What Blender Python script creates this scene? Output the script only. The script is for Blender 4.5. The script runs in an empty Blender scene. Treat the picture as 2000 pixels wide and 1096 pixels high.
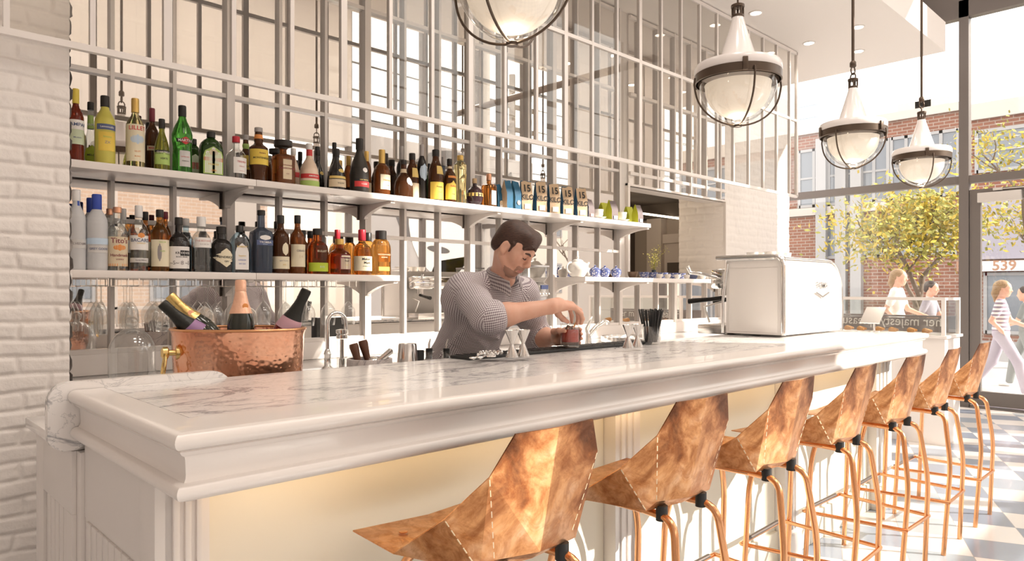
import bpy, bmesh, math, random
import numpy as np
from mathutils import Vector, Matrix
random.seed(7)
PI = math.pi
SC = bpy.context.scene
COL = SC.collection
# ---------------------------------------------------------------- camera frame
CZ = 1.35
FX, FY = 0.6954, 0.7186
FOC = 1384.0
def ray(u):
    a = (u - 1000.0) / FOC
    return FX + a * FY, FY - a * FX
def at_y(u, Y):
    dx, dy = ray(u); z = Y / dy
    return dx * z, z
def at_x(u, X):
    dx, dy = ray(u); z = X / dx
    return dy * z, z
def hgt(v, z):
    return CZ + (567.0 - v) * z / FOC
def pt(u, v, z):
    dx, dy = ray(u)
    return Vector((dx * z, dy * z, hgt(v, z)))
cam = bpy.data.cameras.new('camera'); camo = bpy.data.objects.new('camera', cam); COL.objects.link(camo)
cam.sensor_width = 36.0; cam.lens = FOC / 2000 * 36; cam.shift_y = 0.0095; cam.clip_end = 300; cam.clip_start = 0.05
camo.location = (0, 0, CZ); camo.rotation_euler = (PI / 2, 0, math.atan2(FY, FX) - PI / 2)
SC.camera = camo

# ---------------------------------------------------------------- materials
def mat(name, col, rough=.5, metal=0., spec=.5, trans=0., ior=1.45, emit=None, es=0., coat=0., alpha=1.):
    m = bpy.data.materials.new(name); m.use_nodes = True
    b = m.node_tree.nodes['Principled BSDF']
    b.inputs['Base Color'].default_value = (*col, 1)
    b.inputs['Roughness'].default_value = rough
    b.inputs['Metallic'].default_value = metal
    b.inputs['Specular IOR Level'].default_value = spec
    b.inputs['Transmission Weight'].default_value = trans
    b.inputs['IOR'].default_value = ior
    b.inputs['Coat Weight'].default_value = coat
    b.inputs['Alpha'].default_value = alpha
    if emit:
        b.inputs['Emission Color'].default_value = (*emit, 1); b.inputs['Emission Strength'].default_value = es
    return m
def nodes(m):
    t = m.node_tree; return t, t.nodes, t.links, t.nodes['Principled BSDF']
def add(nt, typ, **kw):
    n = nt.nodes.new(typ)
    for k, v in kw.items():
        if k.startswith('i_'):
            key = k[2:]
            n.inputs[int(key) if key.isdigit() else key.replace('_', ' ')].default_value = v
        else: setattr(n, k, v)
    return n
def ramp(nt, src, stops):
    r = nt.nodes.new('ShaderNodeValToRGB'); e = r.color_ramp.elements
    while len(e) < len(stops): e.new(.5)
    for el, (p, c) in zip(e, stops): el.position = p; el.color = (*c, 1)
    nt.links.new(src, r.inputs['Fac']); return r
def bump(m, scale=40., strength=.2, dist=.002, detail=4., coord='Object'):
    t, n, l, b = nodes(m)
    tc = add(t, 'ShaderNodeTexCoord'); no = add(t, 'ShaderNodeTexNoise', i_Scale=scale, i_Detail=detail)
    bp = add(t, 'ShaderNodeBump', i_Strength=strength, i_Distance=dist)
    l.new(tc.outputs[coord], no.inputs['Vector']); l.new(no.outputs['Fac'], bp.inputs['Height']); l.new(bp.outputs['Normal'], b.inputs['Normal'])
    return m
def thin_glass(name, tint=(1, 1, 1), refl=1.45, rough=.0, ex=4.):
    m = bpy.data.materials.new(name); m.use_nodes = True; t = m.node_tree; t.nodes.clear()
    o = add(t, 'ShaderNodeOutputMaterial'); tr = add(t, 'ShaderNodeBsdfTransparent'); g = add(t, 'ShaderNodeBsdfGlossy')
    tr.inputs['Color'].default_value = (*tint, 1); g.inputs['Roughness'].default_value = rough; g.inputs['Color'].default_value = (1, 1, 1, 1)
    lw = add(t, 'ShaderNodeLayerWeight', i_Blend=.5); pw = add(t, 'ShaderNodeMath', operation='POWER'); pw.inputs[1].default_value = ex
    f = add(t, 'ShaderNodeMath', operation='MULTIPLY_ADD'); f0 = ((refl - 1) / (refl + 1)) ** 2; f.inputs[1].default_value = .9 - f0; f.inputs[2].default_value = f0
    t.links.new(lw.outputs['Facing'], pw.inputs[0]); t.links.new(pw.outputs[0], f.inputs[0]); mx = add(t, 'ShaderNodeMixShader')
    t.links.new(f.outputs[0], mx.inputs[0]); t.links.new(tr.outputs[0], mx.inputs[1]); t.links.new(g.outputs[0], mx.inputs[2]); t.links.new(mx.outputs[0], o.inputs['Surface'])
    return m
M = {}
M['white'] = mat('white_paint', (.83, .775, .735), .28, coat=.25)
M['whitew'] = mat('white_wood', (.82, .775, .735), .3, coat=.3)
M['beadboard'] = mat('beadboard_white', (.78, .735, .70), .4)
M['ceil'] = mat('ceiling_white', (.86, .81, .77), .8)
M['plaster'] = mat('plaster', (.70, .655, .62), .8)
M['cream'] = mat('cream_panel', (.86, .80, .68), .4)
M['brick'] = bump(mat('painted_brick', (.84, .79, .75), .55), 90, .35, .004)
M['black'] = mat('black_rubber', (.02, .02, .02), .45)
M['blackgloss'] = mat('black_gloss', (.015, .013, .012), .12)
M['chrome'] = mat('chrome', (.86, .85, .83), .07, 1)
M['steel'] = mat('steel', (.72, .70, .68), .18, 1)
M['brass'] = mat('brass', (.80, .60, .25), .22, 1)
M['bronze'] = mat('dark_bronze', (.11, .08, .06), .35, .7)
M['alu'] = mat('door_metal', (.20, .175, .16), .45, .3)
M['mirror'] = mat('mirror_glass', (.90, .87, .84), .012, 1)
M['pane'] = thin_glass('window_glass', (.96, .97, .96))
M['screenpane'] = thin_glass('screen_glass', (.95, .94, .92))
M['clear'] = thin_glass('clear_glass', (.93, .935, .93), 1.7)
M['clear2'] = thin_glass('clear_glass_heavy', (.90, .905, .90), 1.9, 0, 2.6)
M['leaf'] = mat('leaf_yellow', (.46, .34, .035), .6)
M['leafg'] = mat('leaf_green', (.26, .25, .04), .6)
M['bark'] = mat('bark', (.16, .12, .09), .8)

def copper(name, seed):
    m = mat(name, (.8, .42, .2), .3, 1.); t, n, l, b = nodes(m)
    tc = add(t, 'ShaderNodeTexCoord'); oi = add(t, 'ShaderNodeObjectInfo'); va = add(t, 'ShaderNodeVectorMath', operation='ADD')
    mu = add(t, 'ShaderNodeVectorMath', operation='SCALE'); mu.inputs['Scale'].default_value = 1.0
    cx = add(t, 'ShaderNodeCombineXYZ'); ml = add(t, 'ShaderNodeMath', operation='MULTIPLY'); ml.inputs[1].default_value = 0.0
    n1 = add(t, 'ShaderNodeTexNoise', i_Scale=6.5, i_Detail=7., i_Roughness=.62, i_Distortion=.5)
    n2 = add(t, 'ShaderNodeTexNoise', i_Scale=17., i_Detail=8., i_Roughness=.7, i_Distortion=1.2)
    mp = add(t, 'ShaderNodeMapping'); mp.inputs['Location'].default_value = (seed * 3.1, seed * 1.7, seed * .9)
    l.new(tc.outputs['Object'], mp.inputs['Vector']); l.new(mp.outputs[0], n1.inputs['Vector']); l.new(mp.outputs[0], n2.inputs['Vector'])
    # patina is heavier towards the top edge of the backrest (handling marks)
    sx = add(t, 'ShaderNodeSeparateXYZ'); l.new(tc.outputs['Object'], sx.inputs[0])
    mr = add(t, 'ShaderNodeMapRange'); mr.inputs[1].default_value = .80; mr.inputs[2].default_value = 1.05; mr.inputs[3].default_value = -.06; mr.inputs[4].default_value = .17
    l.new(sx.outputs['Z'], mr.inputs[0])
    ad = add(t, 'ShaderNodeMath', operation='ADD'); l.new(n1.outputs['Fac'], ad.inputs[0]); l.new(mr.outputs[0], ad.inputs[1])
    r1 = ramp(t, ad.outputs[0], [(.36, (.80, .50, .30)), (.49, (.70, .36, .16)), (.59, (.42, .18, .075)), (.72, (.17, .075, .04))])
    r2 = ramp(t, n2.outputs['Fac'], [(.42, (1, 1, 1)), (.62, (.62, .45, .35)), (.72, (1., .85, .6))])
    mx = add(t, 'ShaderNodeMix', data_type='RGBA', blend_type='MULTIPLY'); mx.inputs[0].default_value = .75
    l.new(r1.outputs[0], mx.inputs[6]); l.new(r2.outputs[0], mx.inputs[7]); l.new(mx.outputs[2], b.inputs['Base Color'])
    r3 = ramp(t, ad.outputs[0], [(.4, (.36, .36, .36)), (.7, (.50, .50, .50))]); l.new(r3.outputs[0], b.inputs['Roughness'])
    bp = add(t, 'ShaderNodeBump', i_Strength=.08, i_Distance=.002); l.new(n2.outputs['Fac'], bp.inputs['Height']); l.new(bp.outputs[0], b.inputs['Normal'])
    return m
M['copper'] = copper('patinated_copper', 1)
M['tube'] = mat('copper_tube', (.78, .40, .20), .22, 1)
M['dash'] = mat('slot_light_copper', (1., .80, .55), .2, 1)

def hammered():
    m = mat('hammered_copper', (.86, .46, .30), .17, 1); t, n, l, b = nodes(m)
    tc = add(t, 'ShaderNodeTexCoord'); v = add(t, 'ShaderNodeTexVoronoi', i_Scale=62., feature='SMOOTH_F1'); v.inputs['Randomness'].default_value = .7
    mp = add(t, 'ShaderNodeMapping'); l.new(tc.outputs['Object'], mp.inputs[0]); l.new(mp.outputs[0], v.inputs['Vector'])
    bp = add(t, 'ShaderNodeBump', i_Strength=.55, i_Distance=.004); l.new(v.outputs['Distance'], bp.inputs['Height']); l.new(bp.outputs[0], b.inputs['Normal'])
    no = add(t, 'ShaderNodeTexNoise', i_Scale=7., i_Detail=5.); l.new(tc.outputs['Object'], no.inputs['Vector'])
    r = ramp(t, no.outputs['Fac'], [(.35, (.88, .50, .34)), (.6, (.78, .36, .22)), (.75, (.55, .2, .12))]); l.new(r.outputs[0], b.inputs['Base Color'])
    return m
M['hammered'] = hammered()

def marble(name, base=(.87, .835, .81), vein=(.33, .325, .335), scale=2.4, rough=.16):
    m = mat(name, base, rough, 0, spec=.35); t, n, l, b = nodes(m)
    tc = add(t, 'ShaderNodeTexCoord'); mp = add(t, 'ShaderNodeMapping'); mp.inputs['Rotation'].default_value = (.2, .3, .75); mp.inputs['Scale'].default_value = (1., 2.2, 1.4)
    l.new(tc.outputs['Object'], mp.inputs[0])
    n1 = add(t, 'ShaderNodeTexNoise', i_Scale=scale, i_Detail=9., i_Roughness=.58, i_Distortion=1.1)
    n2 = add(t, 'ShaderNodeTexNoise', i_Scale=scale * 3.2, i_Detail=8., i_Roughness=.6, i_Distortion=1.6)
    n3 = add(t, 'ShaderNodeTexNoise', i_Scale=scale * .8, i_Detail=4.)
    for x in (n1, n2, n3): l.new(mp.outputs[0], x.inputs['Vector'])
    def vein_fac(nz, w):
        s = add(t, 'ShaderNodeMath', operation='SUBTRACT'); s.inputs[1].default_value = .5; l.new(nz.outputs['Fac'], s.inputs[0])
        a = add(t, 'ShaderNodeMath', operation='ABSOLUTE'); l.new(s.outputs[0], a.inputs[0])
        d = add(t, 'ShaderNodeMapRange'); d.inputs[1].default_value = 0; d.inputs[2].default_value = w; d.inputs[3].default_value = 1; d.inputs[4].default_value = 0
        l.new(a.outputs[0], d.inputs[0]); return d.outputs[0]
    v1 = vein_fac(n1, .03); v2 = vein_fac(n2, .02)
    m2 = add(t, 'ShaderNodeMath', operation='MULTIPLY'); m2.inputs[1].default_value = .5; l.new(v2, m2.inputs[0])
    m1 = add(t, 'ShaderNodeMath', operation='MULTIPLY'); l.new(v1, m1.inputs[0]); 
    rr = add(t, 'ShaderNodeMapRange'); rr.inputs[1].default_value = .34; rr.inputs[2].default_value = .54; l.new(n3.outputs['Fac'], rr.inputs[0]); l.new(rr.outputs[0], m1.inputs[1])
    sm = add(t, 'ShaderNodeMath', operation='ADD', use_clamp=True); l.new(m1.outputs[0], sm.inputs[0]); l.new(m2.outputs[0], sm.inputs[1])
    cloud = ramp(t, n3.outputs['Fac'], [(.35, base), (.7, tuple(c * .92 for c in base))])
    mx = add(t, 'ShaderNodeMix', data_type='RGBA'); l.new(sm.outputs[0], mx.inputs[0]); l.new(cloud.outputs[0], mx.inputs[6]); mx.inputs[7].default_value = (*vein, 1)
    l.new(mx.outputs[2], b.inputs['Base Color']); return m
M['marble'] = marble('grey_veined_marble')
M['counter'] = mat('white_stone', (.80, .76, .73), .15, coat=.3)

# ---------------------------------------------------------------- mesh builder
class MB:
    def __init__(s): s.v = []; s.f = []; s.mi = []
    def addm(s, vs, fs, mi=0):
        o = len(s.v); s.v += [tuple(p) for p in vs]; s.f += [tuple(i + o for i in f) for f in fs]; s.mi += [mi] * len(fs); return s
    def box(s, x0, x1, y0, y1, z0, z1, b=0., mi=0):
        if x0 > x1: x0, x1 = x1, x0
        if y0 > y1: y0, y1 = y1, y0
        if z0 > z1: z0, z1 = z1, z0
        b = min(b, .49 * min(x1 - x0, y1 - y0, z1 - z0))
        if b <= 0:
            v = [(x, y, z) for z in (z0, z1) for y in (y0, y1) for x in (x0, x1)]
            return s.addm(v, [(0, 2, 3, 1), (4, 5, 7, 6), (0, 1, 5, 4), (2, 6, 7, 3), (0, 4, 6, 2), (1, 3, 7, 5)], mi)
        bm = bmesh.new(); bmesh.ops.create_cube(bm, size=1)
        bmesh.ops.scale(bm, vec=(x1 - x0, y1 - y0, z1 - z0), verts=bm.verts); bmesh.ops.translate(bm, vec=((x0 + x1) / 2, (y0 + y1) / 2, (z0 + z1) / 2), verts=bm.verts)
        bmesh.ops.bevel(bm, geom=list(bm.edges), offset=b, segments=2, profile=.6, affect='EDGES', clamp_overlap=True)
        return s.bm(bm, mi)
    def bm(s, bm, mi=0):
        bm.verts.ensure_lookup_table(); bm.verts.index_update()
        s.addm([tuple(v.co) for v in bm.verts], [tuple(v.index for v in f.verts) for f in bm.faces], mi); bm.free(); return s
    def lathe(s, prof, c=(0, 0, 0), n=24, mi=0, sx=1., sy=1., sq=None, cap=True, rot=0.):
        """prof: (r,z) or (r,z,exp) rings; superellipse exponent exp gives squared sections"""
        vs = []; fs = []
        for p in prof:
            r, z = p[0], p[1]; e = p[2] if len(p) > 2 else 2.
            for i in range(n):
                a = 2 * PI * i / n + rot; ca, sa = math.cos(a), math.sin(a)
                k = r / ((abs(ca) ** e + abs(sa) ** e) ** (1 / e))
                vs.append((c[0] + k * ca * sx, c[1] + k * sa * sy, c[2] + z))
        for j in range(len(prof) - 1):
            for i in range(n):
                i2 = (i + 1) % n; fs.append((j * n + i, j * n + i2, (j + 1) * n + i2, (j + 1) * n + i))
        if cap:
            fs.append(tuple(reversed(range(n)))); fs.append(tuple((len(prof) - 1) * n + i for i in range(n)))
        return s.addm(vs, fs, mi)
    def tube(s, path, r, n=10, mi=0, cap=True, closed=False):
        P = [Vector(p) for p in path]; N = len(P); vs = []; fs = []
        rs = r if isinstance(r, (list, tuple)) else [r] * N
        prev = None
        for i, p in enumerate(P):
            if closed: d = P[(i + 1) % N] - P[i - 1]
            else: d = P[min(i + 1, N - 1)] - P[max(i - 1, 0)]
            d.normalize()
            if prev is None:
                x = d.orthogonal().normalized()
            else:
                x = prev - d * prev.dot(d)
                x = x.normalized() if x.length > 1e-6 else d.orthogonal().normalized()
            prev = x; y = d.cross(x)
            for k in range(n):
                a = 2 * PI * k / n; vs.append(p + (x * math.cos(a) + y * math.sin(a)) * rs[i])
        m = N if closed else N - 1
        for i in range(m):
            j = (i + 1) % N
            for k in range(n):
                k2 = (k + 1) % n; fs.append((i * n + k, i * n + k2, j * n + k2, j * n + k))
        if cap and not closed:
            fs.append(tuple(reversed(range(n)))); fs.append(tuple((N - 1) * n + k for k in range(n)))
        return s.addm(vs, fs, mi)
    def prism(s, poly, axis, a0, a1, mi=0):
        """extrude polygon (2D list) along axis; axis 'x': poly=(y,z); 'y': (x,z); 'z': (x,y)"""
        def P(p, a): return {'x': (a, p[0], p[1]), 'y': (p[0], a, p[1]), 'z': (p[0], p[1], a)}[axis]
        n = len(poly); vs = [P(p, a0) for p in poly] + [P(p, a1) for p in poly]
        fs = [tuple(range(n)), tuple(reversed(range(n, 2 * n)))] + [(i, n + i, n + (i + 1) % n, (i + 1) % n) for i in range(n)]
        o = len(s.f); s.addm(vs, fs, mi); return s
    def sphere(s, c, r, n=16, m=10, mi=0, sc=(1, 1, 1)):
        pr = []
        for j in range(m + 1):
            t = -PI / 2 + PI * j / m; pr.append((max(1e-4, r * math.cos(t)), r * math.sin(t) * sc[2]))
        return s.lathe(pr, c, n, mi, sc[0], sc[1])
    def build(s, name, m, parent=None, smooth=40., world=True, fix=True):
        me = bpy.data.meshes.new(name)
        vs = s.v
        if parent is not None and world:
            o = parent
            while o is not None:
                L = o.location; vs = [(p[0] - L[0], p[1] - L[1], p[2] - L[2]) for p in vs]; o = o.parent
        me.from_pydata(vs, [], s.f)
        ms = m if isinstance(m, (list, tuple)) else [m]
        for x in ms: me.materials.append(M[x] if isinstance(x, str) else x)
        if len(ms) > 1: me.polygons.foreach_set('material_index', s.mi)
        if fix:
            bm = bmesh.new(); bm.from_mesh(me); bmesh.ops.recalc_face_normals(bm, faces=bm.faces); bm.to_mesh(me); bm.free()
        if smooth:
            me.polygons.foreach_set('use_smooth', [True] * len(me.polygons)); me.set_sharp_from_angle(angle=math.radians(smooth))
        me.update()
        ob = bpy.data.objects.new(name, me); COL.objects.link(ob)
        if parent is not None: ob.parent = parent
        return ob
def tag(o, label=None, cat=None, group=None, kind=None):
    if label: o['label'] = label
    if cat: o['category'] = cat
    if group: o['group'] = group
    if kind: o['kind'] = kind
    return o
def thing(name, label, cat, loc=(0, 0, 0), rz=0., group=None):
    o = bpy.data.objects.new(name, None); COL.objects.link(o); o.location = loc; o.rotation_euler = (0, 0, rz); o.empty_display_size = .05
    return tag(o, label, cat, group)
def struct(name, mb, m, smooth=0): return tag(mb.build(name, m, None, smooth), kind='structure')
KIDS = {}
def dup(root, loc, rz=0., label=None, group=None):
    kids = {}
    for ob in bpy.data.objects:
        if ob.parent is not None: kids.setdefault(ob.parent.name, []).append(ob)
    def cp(o, par):
        c = o.copy(); COL.objects.link(c)
        if par is not None: c.parent = par
        for ch in kids.get(o.name, []): cp(ch, c)
        return c
    r = cp(root, None); r.location = loc; r.rotation_euler = (0, 0, rz)
    if label: r['label'] = label
    if group: r['group'] = group
    return r
_txt = {}
def text_mesh(s, size=1., bold=0.):
    key = (s, bold)
    if key not in _txt:
        c = bpy.data.curves.new('txt', 'FONT'); c.body = s; c.size = 1; c.align_x = 'CENTER'; c.align_y = 'CENTER'; c.resolution_u = 3; c.offset = bold
        o = bpy.data.objects.new('txt', c); COL.objects.link(o); bpy.context.view_layer.update()
        me = bpy.data.meshes.new_from_object(o.evaluated_get(bpy.context.evaluated_depsgraph_get()))
        _txt[key] = ([tuple(v.co) for v in me.vertices], [tuple(p.vertices) for p in me.polygons])
        bpy.data.objects.remove(o); bpy.data.curves.remove(c); bpy.data.meshes.remove(me)
    v, f = _txt[key]
    return [(p[0] * size, p[1] * size) for p in v], f
def put_text(mb, s, size, fn, mi=0, bold=0., squeeze=1.):
    v, f = text_mesh(s, size, bold)
    mb.addm([fn(p[0] * squeeze, p[1]) for p in v], f, mi); return mb
# ================================================================ room shell
XW = 9.6; YB = 3.8; YF = -3.2; XL = -3.5; ZC = 6.4; ZS = 3.8; YS = 2.13; XS = 8.25
# floor : rotated chequer of pale and blue-grey tiles
def floor_mat():
    m = mat('floor_tiles', (.7, .7, .7), .22, coat=.2); t, n, l, b = nodes(m)
    tc = add(t, 'ShaderNodeTexCoord'); mp = add(t, 'ShaderNodeMapping'); mp.inputs['Rotation'].default_value = (0, 0, math.radians(-22.5)); mp.inputs['Location'].default_value = (.05, .11, 0)
    l.new(tc.outputs['Object'], mp.inputs[0])
    sc = add(t, 'ShaderNodeVectorMath', operation='SCALE'); sc.inputs['Scale'].default_value = 1 / .305; l.new(mp.outputs[0], sc.inputs[0])
    ch = add(t, 'ShaderNodeTexChecker', i_Scale=1.); ch.inputs['Color1'].default_value = (0, 0, 0, 1); ch.inputs['Color2'].default_value = (1, 1, 1, 1)
    of = add(t, 'ShaderNodeVectorMath', operation='ADD'); of.inputs[1].default_value = (0, 0, .5); l.new(sc.outputs[0], of.inputs[0]); l.new(of.outputs[0], ch.inputs['Vector'])
    fl = add(t, 'ShaderNodeVectorMath', operation='FLOOR'); l.new(sc.outputs[0], fl.inputs[0])
    wn = add(t, 'ShaderNodeTexWhiteNoise', noise_dimensions='3D'); l.new(fl.outputs[0], wn.inputs['Vector'])
    pale = ramp(t, wn.outputs['Value'], [(0, (.74, .70, .67)), (.6, (.80, .765, .735)), (1, (.60, .57, .55))])
    blue = ramp(t, wn.outputs['Value'], [(0, (.23, .26, .33)), (.45, (.28, .32, .40)), (.8, (.37, .42, .47)), (1, (.46, .49, .51))])
    mx = add(t, 'ShaderNodeMix', data_type='RGBA'); l.new(ch.outputs['Fac'], mx.inputs[0]); l.new(pale.outputs[0], mx.inputs[6]); l.new(blue.outputs[0], mx.inputs[7])
    # grout
    fr = add(t, 'ShaderNodeVectorMath', operation='FRACTION'); l.new(sc.outputs[0], fr.inputs[0]); sx = add(t, 'ShaderNodeSeparateXYZ'); l.new(fr.outputs[0], sx.inputs[0])
    mn = add(t, 'ShaderNodeMath', operation='MINIMUM'); l.new(sx.outputs[0], mn.inputs[0]); l.new(sx.outputs[1], mn.inputs[1])
    lt = add(t, 'ShaderNodeMath', operation='LESS_THAN'); lt.inputs[1].default_value = .012; l.new(mn.outputs[0], lt.inputs[0])
    g = add(t, 'ShaderNodeMix', data_type='RGBA'); l.new(lt.outputs[0], g.inputs[0]); l.new(mx.outputs[2], g.inputs[6]); g.inputs[7].default_value = (.42, .39, .37, 1)
    l.new(g.outputs[2], b.inputs['Base Color']); return m
M['floor'] = floor_mat()
struct('floor', MB().box(XL, XW + .1, YF, 6.6, -.15, 0), 'floor')
struct('ceiling', MB().box(XL, XW, YF, YS, ZC, ZC + .2), 'ceil')
struct('ceiling_soffit', MB().box(XL, XS, YS, YB + .3, ZS, ZS + .30), 'ceil')
struct('ceiling_rear', MB().box(XL, XW, YS, 6.8, ZC, ZC + .2), 'ceil')
# brick faces, modelled course by course as a relief grid
def brick_relief(x0, x1, z0, z1, y, step, seed, depth=.012, ch=.068, bl=.215):
    rng = np.random.RandomState(seed)
    nx = int((x1 - x0) / step) + 1; nz = int((z1 - z0) / step) + 1
    xs = np.linspace(x0, x1, nx); zs = np.linspace(z0, z1, nz); X, Z = np.meshgrid(xs, zs)
    wob = .0032 * np.sin(X * 9 + 1.3 * np.sin(Z * 6)) + .0022 * np.sin(X * 23 + Z * 17)
    Zw = Z + wob; row = np.floor(Zw / ch).astype(int); fz = (Zw / ch - row)
    jit = rng.rand(4000)
    Xw = X + (row % 2) * bl / 2 + (jit[row % 4000] - .5) * .05 + .004 * np.sin(Z * 60)
    col = np.floor(Xw / bl).astype(int); fx = Xw / bl - col
    dz = np.minimum(fz, 1 - fz) * ch; dx = np.minimum(fx, 1 - fx) * bl
    d = np.minimum(dz, dx)
    prof = np.clip((d - .003) / .009, 0, 1); prof = prof * prof * (3 - 2 * prof)
    h = jit[(row * 31 + col * 17) % 4000]
    tilt = (jit[(row * 7 + col * 13) % 4000] - .5) * (fz - .5) * .006 + (jit[(row * 3 + col * 29) % 4000] - .5) * (fx - .5) * .006
    def vn(s):  # value noise
        gx = X / s; gz = Z / s; ix = np.floor(gx).astype(int); iz = np.floor(gz).astype(int); ax = gx - ix; az = gz - iz
        ax = ax * ax * (3 - 2 * ax); az = az * az * (3 - 2 * az); r = lambda i, j: jit[(i * 131 + j * 57 + 999) % 4000]
        return (r(ix, iz) * (1 - ax) + r(ix + 1, iz) * ax) * (1 - az) + (r(ix, iz + 1) * (1 - ax) + r(ix + 1, iz + 1) * ax) * az
    rel = depth * prof * (.62 + .38 * h) + tilt * prof + .0035 * (vn(.035) - .5) + .002 * (vn(.013) - .5) + .004 * (vn(.12) - .5)
    Y = y - rel
    v = np.stack([X, Y, Z], -1).reshape(-1, 3)
    f = []
    idx = np.arange(nx * nz).reshape(nz, nx)
    q = np.stack([idx[:-1, :-1], idx[:-1, 1:], idx[1:, 1:], idx[1:, :-1]], -1).reshape(-1, 4)
    return v.tolist(), q.tolist()
XP = .705; YP = 3.3
mb = MB(); v, f = brick_relief(-.75, XP, 0, 3.78, YP, .0065, 3, .0105); mb.addm(v, f)
v, f = brick_relief(0, .5, 0, 3.78, 0, .012, 5); mb.addm([(XP + .012 * (-p[1]) / .012, YP + p[0], p[2]) for p in v], f)
struct('wall_left_brick', mb, 'brick', 60)
struct('wall_left_core', MB().box(XL, XP - .015, YP + .004, YB + .2, 0, ZS), 'plaster')
# right brick pier and the wall round the pass-through opening
OX0, OX1, OZ0, OZ1 = 5.10, 6.77, 1.44, 2.275
mb = MB(); v, f = brick_relief(OX1, 8.3, 0, 3.78, YB, .014, 9, .006, ch=.075); mb.addm(v, f)
v, f = brick_relief(0, .54, 1.2, 2.5, 0, .012, 11, .007, ch=.075); mb.addm([(OX1 - .001 + p[1], YB + p[0], p[2]) for p in v], f)
mb.box(OX1 + .004, 8.29, YB + .004, 4.34, 0, ZC)
struct('wall_right_brick', mb, 'brick', 60)
mb = MB(); mb.box(XP, OX0, YB, YB + .2, 0, ZS).box(OX0, OX1, YB, YB + .2, 0, OZ0).box(OX0, OX1, YB, YB + .2, OZ1, ZS)
struct('wall_back', mb, 'plaster')
# dim room behind the opening
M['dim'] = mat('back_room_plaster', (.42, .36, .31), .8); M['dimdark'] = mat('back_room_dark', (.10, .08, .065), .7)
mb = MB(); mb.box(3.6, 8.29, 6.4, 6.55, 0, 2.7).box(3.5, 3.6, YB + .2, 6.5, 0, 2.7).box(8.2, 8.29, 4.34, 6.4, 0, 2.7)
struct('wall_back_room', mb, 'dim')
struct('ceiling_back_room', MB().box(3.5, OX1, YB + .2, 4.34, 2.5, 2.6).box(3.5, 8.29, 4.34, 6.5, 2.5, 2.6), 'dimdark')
struct('trim_opening', MB().box(OX0 - .03, OX0, YB - .03, YB + .02, OZ0, OZ1 + .02).box(OX0 - .03, OX1 + .012, YB - .025, YB + .02, OZ1, OZ1 + .018).box(OX1 - .001, OX1 + .012, YB - .025, YB + .02, OZ0, OZ1), 'white')
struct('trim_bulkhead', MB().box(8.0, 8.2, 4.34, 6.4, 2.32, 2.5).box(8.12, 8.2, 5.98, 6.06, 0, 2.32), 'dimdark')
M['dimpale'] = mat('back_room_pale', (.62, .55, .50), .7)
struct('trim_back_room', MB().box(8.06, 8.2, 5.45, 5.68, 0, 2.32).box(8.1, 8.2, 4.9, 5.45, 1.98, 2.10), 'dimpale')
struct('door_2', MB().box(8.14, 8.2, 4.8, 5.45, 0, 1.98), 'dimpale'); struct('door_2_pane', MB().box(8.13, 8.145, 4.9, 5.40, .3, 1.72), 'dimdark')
tag(MB().tube([(8.1, 5.2, 2.30), (7.3, 5.5, 2.36)], .014, 10).build('ceiling_tube_light', mat('tube_lamp', (.8, .7, .6), .5, emit=(1, .85, .65), es=3.), None, 50), 'thin tube light under the dark ceiling of the back room', 'light')
_l = bpy.data.lights.new('back_room_fill', 'POINT'); _l.energy = 18; _l.color = (1., .80, .58); _l.shadow_soft_size = .15; _o = bpy.data.objects.new('back_room_fill', _l); COL.objects.link(_o); _o.location = (6.2, 5.2, 2.2)  # unseen fill lamp added to brighten the back room and brick jamb

# left and front walls, front windows (behind the camera, seen in the mirror)
struct('wall_left', MB().box(XL - .2, XL, YF, YB, 0, ZC), 'plaster')
FW0, FW1 = 4.85, XW
mb = MB(); mb.box(XL, -1.2, YF - .25, YF, 0, ZC).box(-1.2, FW0, YF - .25, YF, 2.85, ZC).box(-1.2, FW0, YF - .25, YF, 0, .55).box(FW0 - .35, FW0, YF - .25, YF, .55, 2.85)
mb.box(FW0, 6.55, YF - .25, YF, 3.85, ZC)
struct('wall_front', mb, 'plaster')
mb = MB()
for i in range(0, 8):
    x = -1.2 + i * (FW0 - .35 + 1.2) / 7; mb.box(x - .02, x + .02, YF - .1, YF - .04, .55, 2.85)
for z in (.57, 1.1, 1.68, 2.25, 2.83): mb.box(-1.2, FW0 - .35, YF - .1, YF - .04, z - .018, z + .018)
struct('window_1', mb, 'white')
struct('window_1_glass', MB().box(-1.2, FW0 - .35, YF - .074, YF - .066, .55, 2.85), 'pane')
mb = MB()
for x in (FW0 + .04, 6.55, 8.15, XW - .05): mb.box(x - .04, x + .04, YF - .16, YF - .04, 0, 3.85 if x < 6 else ZC)
for z in (.06, 2.75): mb.box(FW0, FW1, YF - .15, YF - .05, z - .05, z + .05)
struct('window_2', mb, 'alu')
struct('window_2_glass', MB().box(FW0, FW1, YF - .104, YF - .096, 0, ZC), 'pane')
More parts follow.
